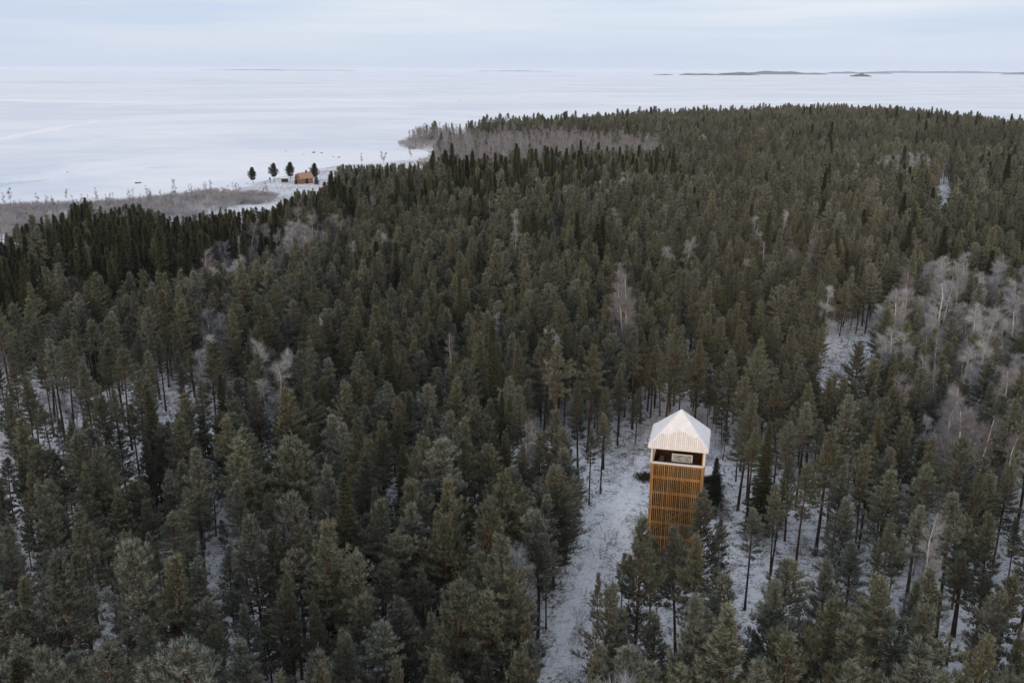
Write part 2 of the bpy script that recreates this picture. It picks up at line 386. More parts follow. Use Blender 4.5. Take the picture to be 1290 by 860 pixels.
island('island', 1262, 1340, 12500, 34, 0.3, 7)
island('far_shore', 600, 700, 22000, 24, 0.12, 8)
island('far_shore', 250, 450, 24000, 30, 0.1, 9)

# ------------------------------------------------------------------ tree shapes
def tube(V, F, pts, rad, sides):
    """append a tapered tube to lists"""
    pts = np.asarray(pts, float); k0 = sum(len(v) for v in V); n = len(pts)
    d = np.gradient(pts, axis=0); d /= np.linalg.norm(d, axis=1, keepdims=True) + 1e-9
    ref = np.array([1., .13, 0]) if abs(d[0][2]) > .7 else np.array([0, 0, 1.])
    a = np.cross(d, ref); a /= np.linalg.norm(a, axis=1, keepdims=True); b = np.cross(d, a)
    th = np.arange(sides) * 2 * np.pi / sides
    ring = pts[:, None] + (a[:, None] * np.cos(th)[None, :, None] + b[:, None] * np.sin(th)[None, :, None]) * np.asarray(rad)[:, None, None]
    V.append(ring.reshape(-1, 3))
    i = (np.arange(n - 1)[:, None] * sides + np.arange(sides)[None]).ravel(); j = (np.arange(n - 1)[:, None] * sides + (np.arange(sides) + 1)[None] % sides).ravel()
    F.append(np.stack([i, j, j + sides, i + sides], 1) + k0)
def blades(r, P, D, n, length, width, spread, tintlo=0.0, tinthi=1.0):
    """n thin triangular needles bunches around each point P pointing along D"""
    P = np.repeat(P, n, 0); D = np.repeat(D, n, 0); k = len(P)
    base_t = np.repeat(r.uniform(0, 1, len(P) // n), n)
    D = D + r.normal(0, spread, (k, 3)); D /= np.linalg.norm(D, axis=1, keepdims=True) + 1e-9
    S = np.cross(D, r.normal(0, 1, (k, 3))); S /= np.linalg.norm(S, axis=1, keepdims=True) + 1e-9
    ln = length * r.uniform(.65, 1.25, k)[:, None]; w = width * r.uniform(.7, 1.3, k)[:, None]
    V = np.stack([P - S * w / 2, P + S * w / 2, P + D * ln], 1).reshape(-1, 3)
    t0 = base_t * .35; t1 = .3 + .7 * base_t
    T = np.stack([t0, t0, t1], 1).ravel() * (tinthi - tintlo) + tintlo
    return V, np.arange(k * 3).reshape(-1, 3), T
def norm(a): return a / (np.linalg.norm(a, axis=-1, keepdims=True) + 1e-9)

def make_pine(seed, H=10.5, cf=0.6, Rc=1.5, shape='cone', lod=0, thick=1.0):
    """unit pine: returns (trunk mesh data, crown mesh data)"""
    r = np.random.default_rng(seed); TV, TF = [], []
    nb = 9; zz = np.linspace(0, H * .985, nb); bend = r.normal(0, .10, 2); ph = r.uniform(0, 6, 2)
    def axis(z):
        u = z / H
        return np.stack([bend[0] * np.sin(u * 3 + ph[0]) - bend[0] * np.sin(ph[0]), bend[1] * np.sin(u * 3 + ph[1]) - bend[1] * np.sin(ph[1]), z], -1)
    r0 = 0.0095 * H + .01
    tr = r0 * (1 - zz / H) ** .75 + .012; tr[0] *= 1.25
    pts = axis(zz); pts[0, 2] = -0.35
    tube(TV, TF, pts, tr, 7 if lod == 0 else 4)
    P, D = [], []
    z = H * (1 - cf)
    step = (.40 if lod == 0 else .62) / thick; asym, a1, ph2 = r.uniform(.08, .34), r.uniform(0, 6.28), r.uniform(0, 6.28)
    while z < H * .97:
        u = (z - H * (1 - cf)) / (H * cf)
        if shape == 'cone': pr = min(1, .55 + u * 2.0) * (1 - u) ** .86 * 1.15 + .02
        elif shape == 'round': pr = min(1, .5 + u * 1.8) * max(0, 1 - u ** 1.7) ** 1.0 + .03
        else: pr = min(1, .6 + u) * (1 - u) ** .5 * .95 + .06
        nbr = int(5 * thick); pr *= 1 + .16 * math.sin(z * 2.1 + ph2)
        a0 = r.uniform(0, 6.28)
        for b in range(nbr):
            if r.random() < (.18 if u < .35 else .06): continue
            az = a0 + b * 6.283 / nbr + r.normal(0, .28); Lb = Rc * pr * r.uniform(.62, 1.2) * (1 + asym * math.cos(az - a1 + u * 2))
            el = R(-6 + 52 * u ** 1.1 + r.normal(0, 8)); h = np.array([math.cos(az), math.sin(az), 0])
            zb = z + r.normal(0, .1)
            o = axis(np.array(zb))
            s = np.linspace(0, 1, 5)[:, None]
            cur = o + h * (s * Lb * math.cos(el)) + np.array([0, 0, 1]) * (s * Lb * math.sin(el) + .22 * Lb * s ** 2)
            if lod == 0: tube(TV, TF, cur[::2], np.array([.026, .016, .006]) * (Lb / 1.5 + .3), 3)
            n = max(4, int(Lb / (.082 if lod == 0 else .22)))
            ss = np.sort(r.uniform(.22 if u < .6 else .05, 1.0, n)); ss[-1] = 1.0
            bp = o + h * (ss[:, None] * Lb * math.cos(el)) + np.array([0, 0, 1]) * (ss[:, None] * Lb * math.sin(el) + .22 * Lb * ss[:, None] ** 2)
            dirb = norm(h * math.cos(el) + np.array([0, 0, 1]) * (math.sin(el) + .44 * ss[:, None]))
            side = np.array([-h[1], h[0], 0])
            for sg in (-1, 1):
                tl = (.14 + .30 * (1.05 - ss)) * r.uniform(.5, 1.3, n) * (Lb / 1.3 * .6 + .4)
                td = norm(dirb * .75 + side * sg * .8 + np.array([0, 0, .30]) + r.normal(0, .12, (n, 3)))
                tp = bp + td * tl[:, None]
                P += [tp, bp + td * tl[:, None] * .45]; D += [norm(td + np.array([0, 0, .25])), td]
            P.append(bp[-1:]); D.append(dirb[-1:])
        z += step * r.uniform(.8, 1.2) * (1 - .35 * u)
    top = axis(np.array([H * .93, H * .955, H * .98, H * 1.0, H * 1.02])); P.append(top); D.append(np.tile([0, 0, 1.], (5, 1)))
    P, D = np.concatenate(P), np.concatenate(D)
    if lod == 0: CV, CF, CT = blades(r, P, D, 4, .24, .040, .36)
    else: CV, CF, CT = blades(r, P, D, 2, .36, .13, .40)
    return (np.concatenate(TV), np.concatenate(TF)), (CV, CF, CT)

def make_spruce(seed, H=10, Rc=1.5, lod=0):
    r = np.random.default_rng(seed); TV, TF = [], []
    zz = np.linspace(-.3, H * .99, 6); tube(TV, TF, np.stack([zz * 0, zz * 0, zz], 1), (.010 * H + .01) * np.clip(1 - zz / H, 0, 1) ** .8 + .012, 6)
    P, D = [], []; z = H * .07
    while z < H * .975:
        u = z / H; pr = (1 - u) ** 1.12 * (.88 + .12 * math.sin(z * 3.1)) + .012
        nbr = 7 if u < .75 else 5; a0 = r.uniform(0, 6.28)
        for b in range(nbr):
            az = a0 + b * 6.283 / nbr + r.normal(0, .22); Lb = Rc * pr * r.uniform(.7, 1.2)
            droop = -.42 + .9 * u ** 2; h = np.array([math.cos(az), math.sin(az), 0]); n = max(3, int(Lb / (.13 if lod == 0 else .34)))
            ss = np.linspace(.12, 1, n)[:, None]; zc = ss * Lb * droop + .16 * Lb * ss ** 3
            bp = np.array([0, 0, z]) + h * ss * Lb * .95 + np.array([0, 0, 1]) * zc
            side = np.array([-h[1], h[0], 0]); db = norm(h + np.array([0, 0, droop * .8]))
            if lod == 0: tube(TV, TF, bp[[0, n // 2, n - 1]], np.array([.022, .012, .005]), 3)
            for sg in (-1, 1):
                td = norm(db * .7 + side * sg * .75 + np.array([0, 0, -.12]) + r.normal(0, .1, (n, 3)))
                tl = (.34 * (1.1 - ss[:, 0]) + .08) * r.uniform(.6, 1.2, n) * min(1, Lb)
                P += [bp + td * tl[:, None], bp + td * tl[:, None] * .5]; D += [td, td]
            P.append(bp); D.append(np.repeat(db[None], n, 0))
        z += (.30 if lod == 0 else .36) * (1 - .3 * u) * r.uniform(.85, 1.15)
    P.append(np.array([[0, 0, H * .95], [0, 0, H * .985]])); D.append(np.tile([0, 0, 1.], (2, 1)))
    P, D = np.concatenate(P), np.concatenate(D)
    if lod == 0: CV, CF, CT = blades(r, P, D, 3, .20, .06, .34)
    else: CV, CF, CT = blades(r, P, D, 2, .34, .12, .42)
    return (np.concatenate(TV), np.concatenate(TF)), (CV, CF, CT)

def make_birch(seed, H=10, spread=1.0, lod=0, forks=1, ntw=5):
    """bare leafless birch: pale stem and limbs, a haze of fine twigs"""
    r = np.random.default_rng(seed); TV, TF = [], []; P, D, LN = [], [], []
    for f in range(forks):
        lean = r.normal(0, .05 if forks == 1 else .12, 2); zz = np.linspace(-.3, H * (1 if f == 0 else r.uniform(.75, .95)), 8)
        wob = r.normal(0, .05, (8, 2)); wob[0] = 0
        ax = np.stack([zz * lean[0] + wob[:, 0] + (r.uniform(-.15, .15) if forks > 1 else 0), zz * lean[1] + wob[:, 1], zz], 1)
        tube(TV, TF, ax, (.0105 * H) * np.clip(1 - zz / (H * 1.02), 0, 1) ** .8 + .014, 6 if lod == 0 else 4)
        nbr = 30 if lod == 0 else 16
        for b in range(nbr):
            u = r.uniform(.22, .97); z = u * zz[-1]; o = np.array([np.interp(z, zz, ax[:, 0]), np.interp(z, zz, ax[:, 1]), z])
            az = r.uniform(0, 6.28); Lb = spread * H * .24 * (1 - u * .72) * r.uniform(.5, 1.2); el = R(r.uniform(38, 62))
            h = np.array([math.cos(az), math.sin(az), 0]); s = np.linspace(0, 1, 4)[:, None]
            cur = o + h * s * Lb * math.cos(el) + np.array([0, 0, 1]) * (s * Lb * math.sin(el) - .12 * Lb * s ** 2)
            tube(TV, TF, cur, np.array([.026, .017, .01, .004]) * (Lb / 2 + .35), 3)
            n = int((9 if lod == 0 else 5) * (Lb + .6))
            ss = r.uniform(.15, 1, n)[:, None]; bp = o + h * ss * Lb * math.cos(el) + np.array([0, 0, 1]) * (ss * Lb * math.sin(el) - .12 * Lb * ss ** 2)
            dd = norm(h * .55 + np.array([0, 0, .75]) + r.normal(0, .5, (n, 3)))
            P.append(bp); D.append(dd)
            P.append(bp + dd * .28); D.append(norm(dd + r.normal(0, .45, (n, 3))))
    P, D = np.concatenate(P), np.concatenate(D)
    if lod == 0: CV, CF, CT = blades(r, P, D, ntw, .66, .0125, .42)
    else: CV, CF, CT = blades(r, P, D, 4, .9, .030, .40)
    return (np.concatenate(TV), np.concatenate(TF)), (CV, CF, CT)

def make_shrub(seed, H=3, n=60, width=.03, spread=.45, tw=5):
    r = np.random.default_rng(seed)
    P = np.concatenate([r.normal(0, .16 * H, (n, 2)), r.uniform(0, .25 * H, (n, 1))], 1); D = norm(np.concatenate([P[:, :2] * .8 + r.normal(0, .25, (n, 2)), np.ones((n, 1))], 1))
    a = blades(r, P, D, 1, H * .75, width * 1.4, .12)
    Q = np.concatenate([P + D * H * k for k in (.2, .35, .5)]); E = np.concatenate([D] * 3)
    b = blades(r, Q, E, tw, H * .28, width, spread)
    return np.concatenate([a[0], b[0]]), np.concatenate([a[1], b[1] + len(a[0])]), np.concatenate([a[2], b[2]])

PINE_SPECS = [  # look, height, crown share, crown radius, shape
    ('slender', 10.4, .58, 1.25, 'cone'), ('slender', 9.8, .62, 1.30, 'cone'), ('slender', 10.8, .56, 1.20, 'cone'),
    ('full', 9.8, .66, 1.70, 'cone'), ('full', 9.4, .70, 1.80, 'cone'), ('full', 10.2, .62, 1.65, 'cone'), ('full', 10.0, .64, 1.55, 'cone'),
    ('round', 9.6, .56, 1.70, 'round'), ('round', 10.0, .54, 1.60, 'round'),
    ('slender', 10.0, .64, 1.15, 'round'), ('full', 9.2, .74, 1.6, 'round'), ('full', 10.4, .68, 1.9, 'cone'), ('round', 9.0, .62, 1.9, 'round'), ('slender', 9.4, .66, 1.35, 'cone'),
    ('bare', 11.2, .42, 1.35, 'cone'), ('bare', 11.6, .40, 1.40, 'round'), ('bare', 10.8, .44, 1.30, 'cone')]
PINES = []
for k, (look, h, cf, rc, sh) in enumerate(PINE_SPECS):
    (tv, tf), (cv, cf_, ct) = make_pine(100 + k, h, cf, rc, sh)
    tint = 'pine_frost' if k % 3 == 1 or look == 'round' and k == 8 else 'pine_olive'
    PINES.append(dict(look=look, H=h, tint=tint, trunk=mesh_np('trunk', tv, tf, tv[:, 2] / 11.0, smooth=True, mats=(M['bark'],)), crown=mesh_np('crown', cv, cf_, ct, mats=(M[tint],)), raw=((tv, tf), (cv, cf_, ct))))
BROAD = []
for k in range(3):
    (tv, tf), (cv, cf_, ct) = make_pine(150 + k, [11, 11, 8][k], [.80, .76, .74][k], [2.8, 2.3, 2.2][k], 'round', 0, [1.6, 1.2, 1.8][k])
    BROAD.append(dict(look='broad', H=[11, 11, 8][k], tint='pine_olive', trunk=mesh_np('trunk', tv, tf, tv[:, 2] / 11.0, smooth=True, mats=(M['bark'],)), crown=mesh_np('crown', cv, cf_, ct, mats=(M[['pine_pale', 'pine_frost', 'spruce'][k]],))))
SPRUCES = []
for k in range(5):
    h = 10; (tv, tf), (cv, cf_, ct) = make_spruce(200 + k, h, [1.75, 1.5, 2.0, 2.2, 1.6][k])
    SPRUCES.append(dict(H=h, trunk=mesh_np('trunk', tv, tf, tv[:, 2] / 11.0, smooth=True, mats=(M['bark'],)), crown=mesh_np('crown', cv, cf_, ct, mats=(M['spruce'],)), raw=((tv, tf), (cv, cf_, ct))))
FAR_SPRUCES = []                                             # same five builds with coarser sprays for the belt two hundred metres off
for k in range(5):
    (tv, tf), (cv, cf_, ct) = make_spruce(200 + k, 10, [1.75, 1.5, 2.0, 2.2, 1.6][k], 1)
    FAR_SPRUCES.append(dict(H=10, trunk=mesh_np('trunk', tv, tf, tv[:, 2] / 11.0, smooth=True, mats=(M['bark'],)), crown=mesh_np('crown', cv, cf_, ct, mats=(M['spruce'],))))
BIRCH, FROSTB = [], []
for k in range(6):
    (tv, tf), (cv, cf_, ct) = make_birch(300 + k, 10, [1, .8, 1.1, .9, .7, 1.0][k], 0, 2 if k in (2, 5) else 1)
    d = dict(H=10, raw=((tv, tf), (cv, cf_, ct)), trunk=mesh_np('trunk', tv, tf, smooth=True, mats=(M['birch_bark'],)), crown=mesh_np('crown', cv, cf_, ct, mats=(M['twig'],)))
    BIRCH.append(d)
    e = dict(d); e['crown'] = mesh_np('crown', cv, cf_, ct, mats=(M['twig_frost'],)); FROSTB.append(e)

def lod_obj(name, data, m0, m1):
    """one joined tree mesh for instancing in the far woods"""
    (tv, tf), (cv, cf_, ct) = data
    V = np.concatenate([tv, cv]); tri = np.concatenate([tf[:, [0, 1, 2]], tf[:, [0, 2, 3]]])
    me = mesh_np(name, V, np.concatenate([tri, cf_ + len(tv)]), np.concatenate([tv[:, 2] / 11.0, ct]), mats=(m0, m1))
    mi = np.zeros(len(me.polygons), np.int32); mi[len(tri):] = 1; me.polygons.foreach_set('material_index', mi)
    return bpy.data.objects.new(name, me)
def pool(name, objs):
    c = bpy.data.collections.new(name)
    for o in objs: c.objects.link(o)
    return c
POOL = {
    'pine_mid': pool('pine_mid', [lod_obj('pm%02d' % k, p['raw'], M['bark'], M[p['tint']]) for k, p in enumerate(PINES)]),
    'pine_far': pool('pine_far', [lod_obj('pf%02d' % k, make_pine(400 + k, 10.6, [.60, .64, .66, .58, .58, .62, .66, .56][k], [1.4, 1.7, 1.6, 1.35, 1.7, 1.5, 1.4, 1.65][k], 'round' if k in (4, 7) else 'cone', 1), M['bark'], M['pine_frost' if k % 3 == 1 else 'pine_olive']) for k in range(8)]),
    'spruce_far': pool('spruce_far', [lod_obj('sf%02d' % k, make_spruce(500 + k, 10, [1.7, 2.0, 1.5][k], 1), M['bark'], M['spruce']) for k in range(3)]),
    'birch_far': pool('birch_far', [lod_obj('bf%02d' % k, make_birch(600 + k, 10, [.9, .75, 1.0, .65][k], 1, 1), M['birch_bark'], M['twig']) for k in range(4)]),
    'frost_far': pool('frost_far', [lod_obj('ff%02d' % k, make_birch(650 + k, 10, [.9, .75, 1.0, .65][k], 1, 1), M['birch_bark'], M['twig_frost']) for k in range(4)]),
}
def simple_pool(name, datas, m):
    return pool(name, [bpy.data.objects.new('%s%02d' % (name, k), mesh_np(name, v, f, t, mats=(m,))) for k, (v, f, t) in enumerate(datas)])
POOL['shrub'] = simple_pool('shrub', [make_shrub(700 + k, 3.2, 30, .035, .35, 4) for k in range(4)], M['shrub'])
POOL['reed'] = simple_pool('reed', [make_shrub(720 + k, 1.3, 40, .05, .2, 2) for k in range(3)], M['reed'])
POOL['heather'] = simple_pool('heather', [make_shrub(740 + k, .30, 9, .014, .6, 2) for k in range(4)], M['heather'])
POOL['sapling_twigs'] = simple_pool('sapling_twigs', [make_shrub(760 + k, 1.8, 12, .02, .4, 4) for k in range(3)], M['shrub'])

def scatter(name, pts, scale, idx, pool_name, label, cat):
    """one object for a mass nobody could count: geometry nodes put a tree or tuft on every point"""
    if len(pts) == 0: return
    me = bpy.data.meshes.new(name); me.vertices.add(len(pts)); me.vertices.foreach_set('co', np.asarray(pts, np.float32).ravel())
    for nm, arr, ty in (('sc', scale, 'FLOAT'), ('rz', rng.uniform(0, 6.283, len(pts)), 'FLOAT'), ('ix', idx, 'INT'), ('rx', rng.normal(0, .025, len(pts)), 'FLOAT'), ('ry', rng.normal(0, .025, len(pts)), 'FLOAT')):
        a = me.attributes.new(nm, ty, 'POINT'); a.data.foreach_set('value', np.asarray(arr, np.float32 if ty == 'FLOAT' else np.int32))
    me.update()
    o = obj(name, me, kind='stuff'); tag(o, label, cat)
    g = bpy.data.node_groups.new(name, 'GeometryNodeTree')
    g.interface.new_socket('Geometry', in_out='INPUT', socket_type='NodeSocketGeometry'); g.interface.new_socket('Geometry', in_out='OUTPUT', socket_type='NodeSocketGeometry')
    gi, go = N(g, 'NodeGroupInput'), N(g, 'NodeGroupOutput'); ci = N(g, 'GeometryNodeCollectionInfo')
    ci.inputs['Collection'].default_value = POOL[pool_name]; ci.inputs['Separate Children'].default_value = True
    iop = N(g, 'GeometryNodeInstanceOnPoints'); iop.inputs['Pick Instance'].default_value = True
    def attr(nm, ty):
        a = N(g, 'GeometryNodeInputNamedAttribute', data_type=ty); a.inputs['Name'].default_value = nm; return a.outputs['Attribute']
    cx = N(g, 'ShaderNodeCombineXYZ'); g.links.new(attr('rz', 'FLOAT'), cx.inputs['Z']); g.links.new(attr('rx', 'FLOAT'), cx.inputs['X']); g.links.new(attr('ry', 'FLOAT'), cx.inputs['Y'])
    l = g.links.new
    l(gi.outputs[0], iop.inputs['Points']); l(ci.outputs[0], iop.inputs['Instance']); l(attr('ix', 'INT'), iop.inputs['Instance Index'])
    l(cx.outputs[0], iop.inputs['Rotation']); l(attr('sc', 'FLOAT'), iop.inputs['Scale']); l(iop.outputs[0], go.inputs[0])
    mod = o.modifiers.new('scatter', 'NODES'); mod.node_group = g
    return o

# ------------------------------------------------------------------ planted trees one can pick out (base pixel, tip pixel)
TREES = []     # everything planted: x, y, radius (keeps the scattered trees apart)
def plant(name, proto, base, height, label, cat, group=None, width=1.0, rz=None):
    z = gz(base.x, base.y); s = height / proto['H']
    t = thing(name, label, cat, (base.x, base.y, z), rng.uniform(0, 6.28) if rz is None else rz, group)
    t.scale = (s * width, s * width, s); t.rotation_euler.x, t.rotation_euler.y = rng.normal(0, .022), rng.normal(0, .022)
    for part in ('trunk', 'crown'): obj(part, proto[part], t)
    return t
TOWER = at(846.5, 720)
HAND = [  # kind, proto, base px, tip px, width, label
    ('B', 0, (697, 742), (696, 592), 1.0, 'broad bushy rounded pine overhanging the snowy path beside the tower'),
    ('P', 0, (688, 790), (691, 688), .9, 'slim pine standing on the path edge before the broad bushy pine'),
    ('P', 15, (1000, 741), (1019, 581), 1.0, 'tall pine with long bare leaning trunk on open snow right of tower'),
    ('P', 16, (938, 769), (949, 640), 1.0, 'thin dark pine on snow between tower and leaning bare-trunked pine'),
    ('P', 14, (968, 752), (980, 608), .8, 'narrow pine close beside the leaning bare-trunked pine on open snow'),
    ('P', 14, (940, 658), (943, 535), 1.0, 'straight bare-trunked pine on the snow behind the small snowy shelter'),
    ('P', 15, (971, 642), (974, 530), 1.1, 'bare-trunked pine at the forest edge behind the open snow by the shelter'),
    ('P', 3, (874, 795), (881, 618), .95, 'frosted pine covering the lower right corner of the timber tower'),
    ('P', 1, (851, 826), (857, 658), .95, 'pale frosted pine standing right before the foot of the timber tower'),
    ('P', 6, (817, 801), (820, 676), .9, 'olive pine covering the lower left corner of the timber tower'),
    ('P', 14, (781, 797), (783, 694), .8, 'one of two twin slender pines between path and tower foot'),
    ('P', 16, (791, 803), (793, 700), .8, 'one of two twin slender pines between path and tower foot'),
    ('P', 2, (750, 834), (750, 716), .6, 'thin spindly pine standing alone in the middle of the snowy path'),
    ('P', 0, (900, 775), (906, 655), .75, 'thin pine on snow just right of the tower foot'),
    ('P', 4, (1050, 760), (1068, 628), 1.1, 'full dense pine on the edge of the snow past the leaning pine'),
    ('P', 5, (1100, 735), (1117, 590), 1.2, 'large dense pine group leader at the right rim of the snowy opening'),
    ('P', 15, (1041, 678), (1048, 562), 1.0, 'bare-trunked pine behind the leaning pine on the far rim of the open snow'),
    ('P', 5, (1081, 692), (1090, 580), 1.2, 'dark full pine shading the snow behind the leaning pine'),
    ('P', 0, (1118, 762), (1120, 665), 1.0, 'short slender pine squeezed in front of the large dense pine'),
    ('P', 4, (1062, 800), (1066, 680), 1.1, 'full low-branched pine at the lower end of the open snow'),
    ('P', 14, (742, 640), (744, 540), .9, 'bare-trunked pine on the left rim of the path behind the broad pine'),
    ('P', 16, (756, 628), (758, 520), .9, 'dark bare-trunked pine where the path meets the forest behind'),
    ('P', 14, (1135, 420), (1139, 335), 1.2, 'tall bare-trunked pine on the edge of the far snowy clearing'),
    ('P', 8, (1160, 425), (1166, 350), .9, 'leafy topped pine beside the far snowy clearing and frosted birches'),
    ('S', 3, (899, 643), (899, 574), 1.25, 'small dark spruce hugging the right side of the timber tower'),
    ('S', 3, (445, 800), (452, 590), 1.0, 'tall dark spruce with drooping boughs amid the pines left of path'),
    ('S', 2, (510, 700), (508, 555), 1.0, 'dark drooping spruce between pale pines behind the broad pine'),
    ('S', 4, (228, 860), (222, 735), .8, 'black-green spruce low among the frosted pines'),
    ('S', 1, (630, 620), (625, 490), .8, 'narrow dark spruce sunk in the dense pine stand behind the path'),
    ('S', 1, (612, 470), (614, 395), 1.0, 'dark pointed spruce alone in the middle of the dense pines'),
]
pine_n = 0
for kd, k, b, tp, w, label in HAND:
    base = at(*b); base.z = gz(base.x, base.y); h = top_height(base, *tp)
    p = (BROAD if kd == 'B' else PINES if kd == 'P' else SPRUCES)[k]
    plant('spruce_tree' if kd == 'S' else 'pine_tree', p, base, h, label, 'tree', 'twin pines by the tower foot' if label.startswith('one of two') else None, w)
    TREES.append((base.x, base.y, 1.6 if kd != 'B' else 3.0)); pine_n += kd != 'S'
# bare birches one can pick out
for k, b, tp, w, fr, label in [
    (2, (790, 470), (783, 345), 1.0, 0, 'round-crowned purplish bare birch standing out of the dense pines'),
    (0, (690, 545), (694, 416), .8, 1, 'pale dead tree with bare upswept limbs rising above the pines'),
    (3, (1168, 640), (1182, 500), 1.3, 0, 'bare birch with bright pale trunk before the frosted thicket, twin of the wider one'),
    (0, (1195, 655), (1212, 515), 1.5, 0, 'wide bare birch with pale forked trunk and spreading limbs before the thicket'),
    (1, (1180, 470), (1187, 335), 1.1, 1, 'tallest frosted birch at the rim of the pale birch grove'),
    (3, (1262, 500), (1275, 375), 1.1, 1, 'tall frosted birch with pale trunk in the middle of the birch grove'),
    (4, (1222, 440), (1228, 350), 1.0, 1, 'thin frosted birch against dark pines behind the birch grove'),
    (1, (907, 678), (919, 628), 1.2, 0, 'small bare sapling on the snow right of the tower'),
    (0, (270, 470), (272, 390), 1.2, 1, 'lone bluish frosted birch among the pines by sparse snowy patch'),
    (1, (165, 330), (170, 262), 1.0, 0, 'bare birch before the dark spruce belt')]:
    base = at(*b); base.z = gz(base.x, base.y); h = top_height(base, *tp)
    plant('birch_tree', (FROSTB if fr else BIRCH)[k], base, h, label, 'tree', None, w)
    TREES.append((base.x, base.y, 1.5))

# ------------------------------------------------------------------ where the woods grow
OPEN = [  # open snow (and the tower) that no scattered crown may stand in front of
    [(698, 862), (706, 805), (724, 770), (742, 715), (750, 690), (755, 650), (775, 605), (800, 578), (812, 578), (812, 676), (795, 680), (770, 705), (746, 755), (732, 800), (720, 862)],
    [(896, 640), (935, 612), (955, 650), (940, 740), (915, 740), (905, 700)], [(985, 680), (1035, 670), (1040, 715), (990, 745)],
    [(1036, 424), (1060, 420), (1100, 424), (1095, 442), (1045, 448)],
    [(814, 512), (896, 512), (892, 680), (814, 710)],
    [(1272, 640), (1295, 640), (1295, 690), (1278, 690)],
    [(1182, 232), (1196, 230), (1196, 250), (1186, 252)]]
PATH = [(668, 880), (690, 850), (703, 810), (722, 770), (735, 730), (752, 690), (778, 660), (790, 630), (796, 600), (806, 572)]
PATHW = [tuple(at(*p)[:2]) for p in PATH]
CLEAR = [  # open snow, ground pixels
    [(655, 900), (722, 900), (734, 850), (748, 790), (768, 735), (800, 718), (822, 722), (885, 722), (898, 680), (920, 620), (925, 595), (905, 580), (870, 585), (830, 560), (800, 560), (775, 590), (745, 620), (735, 660), (742, 700), (700, 770), (680, 810)],
    [(1033, 430), (1045, 424), (1110, 422), (1145, 424), (1120, 443), (1090, 452), (1050, 455), (1037, 450)],
    [(1215, 294), (1290, 292), (1330, 302), (1290, 304), (1230, 300)],
    [(1268, 350), (1340, 348), (1340, 362), (1275, 362)],
    [(1262, 640), (1340, 625), (1340, 700), (1280, 690)],
    [(1178, 238), (1195, 232), (1200, 262), (1190, 265)],
]
SPARSE = [  # thin stands where trunks and snow show
    ([(-60, 470), (100, 480), (200, 480), (300, 500), (310, 560), (220, 640), (100, 660), (-60, 650)], .55),
    ([(890, 560), (1090, 620), (1100, 760), (1060, 860), (740, 930), (770, 740), (890, 720)], .56), ([(1100, 700), (1240, 740), (1300, 860), (1300, 930), (1060, 930)], .75),
    ([(100, 760), (260, 740), (440, 690), (450, 760), (330, 840), (180, 860)], .7),
    ([(640, 560), (800, 540), (800, 580), (740, 640), (640, 640)], .55),
    ([(-60, 320), (110, 330), (110, 400), (-60, 410)], .6),
]
BRUSHZ = [[(-500, 290), (-200, 262), (0, 250), (120, 247), (235, 243), (290, 246), (350, 246), (340, 256), (300, 262), (250, 276), (120, 288), (60, 305), (0, 318), (-250, 335)]]
SPRZ = [  # dark spruce belts (checked at mid-crown height)
    ([(-80, 330), (0, 300), (90, 262), (150, 262), (200, 272), (330, 268), (365, 262), (365, 300), (345, 330), (250, 350), (110, 375), (60, 345)], .62),
    ([(-60, 330), (40, 330), (60, 395), (0, 420), (-60, 420)], .75),
    ([(365, 255), (430, 210), (560, 205), (760, 195), (850, 200), (850, 232), (640, 260), (450, 275), (365, 300)], .22),
    ([(930, 240), (1290, 200), (1290, 330), (1150, 330), (930, 290)], .03),
]
BIRZ = [  # bare birch woods at mid-crown height: polygon, share, frosted share
    ([(490, 195), (490, 150), (575, 150), (588, 166), (625, 167), (700, 168), (770, 173), (832, 178), (836, 190), (836, 196), (770, 198), (700, 203), (600, 212), (540, 212)], .95, .0),
    ([(225, 330), (330, 300), (380, 285), (440, 275), (430, 300), (330, 345), (250, 360)], .55, .35),
    ([(1105, 205), (1175, 200), (1180, 222), (1110, 222)], .75, .5),
    ([(1085, 395), (1110, 375), (1160, 350), (1290, 345), (1350, 345), (1350, 520), (1200, 500), (1165, 475), (1100, 460)], .55, .9),
    ([(1140, 540), (1200, 520), (1350, 510), (1350, 610), (1240, 610), (1150, 600)], .6, .4),
    ([(735, 235), (790, 225), (800, 240), (740, 247)], .6, .4),
    ([(-60, 395), (40, 395), (40, 430), (-60, 430)], .5, .3),
    ([(240, 420), (300, 400), (310, 450), (250, 470)], .25, .8),
    ([(340, 430), (380, 430), (385, 470), (345, 470)], .3, .9),
]
def sample(n, ymin, ymax, margin=1.12):
    y = np.sqrt(rng.uniform(ymin ** 2, ymax ** 2, n)); x = y * rng.uniform(-1, 1, n) * .575 * margin + rng.uniform(-12, 12, n)
    return x, y
def poisson(x, y, rad, taken):
    """greedy dart throwing on a hash grid; rad per point"""
    cell = 2.7; grid = {}; keep = []
    for (a, b, q) in taken: grid.setdefault((int(a // cell), int(b // cell)), []).append((a, b, q))
    for i in range(len(x)):
        a, b, q = x[i], y[i], rad[i]; ca, cb = int(a // cell), int(b // cell); ok = True
        for da in (-1, 0, 1):
            for db in (-1, 0, 1):
                for (c, d, e) in grid.get((ca + da, cb + db), ()):
                    m = max(q, e) if e > 2.2 else (q + e) / 2
                    if (a - c) ** 2 + (b - d) ** 2 < m * m: ok = False; break
                if not ok: break
            if not ok: break
        if ok: grid.setdefault((ca, cb), []).append((a, b, q)); keep.append(i)
    return np.array(keep, int)
xs, ys = sample(330000, 30, 830)
sd = shore_dist(xs, ys); ok = sd > 4; xs, ys, sd = xs[ok], ys[ok], sd[ok]
gpx, gpy, _ = to_px(xs, ys, xs * 0)
dens = np.ones(len(xs))
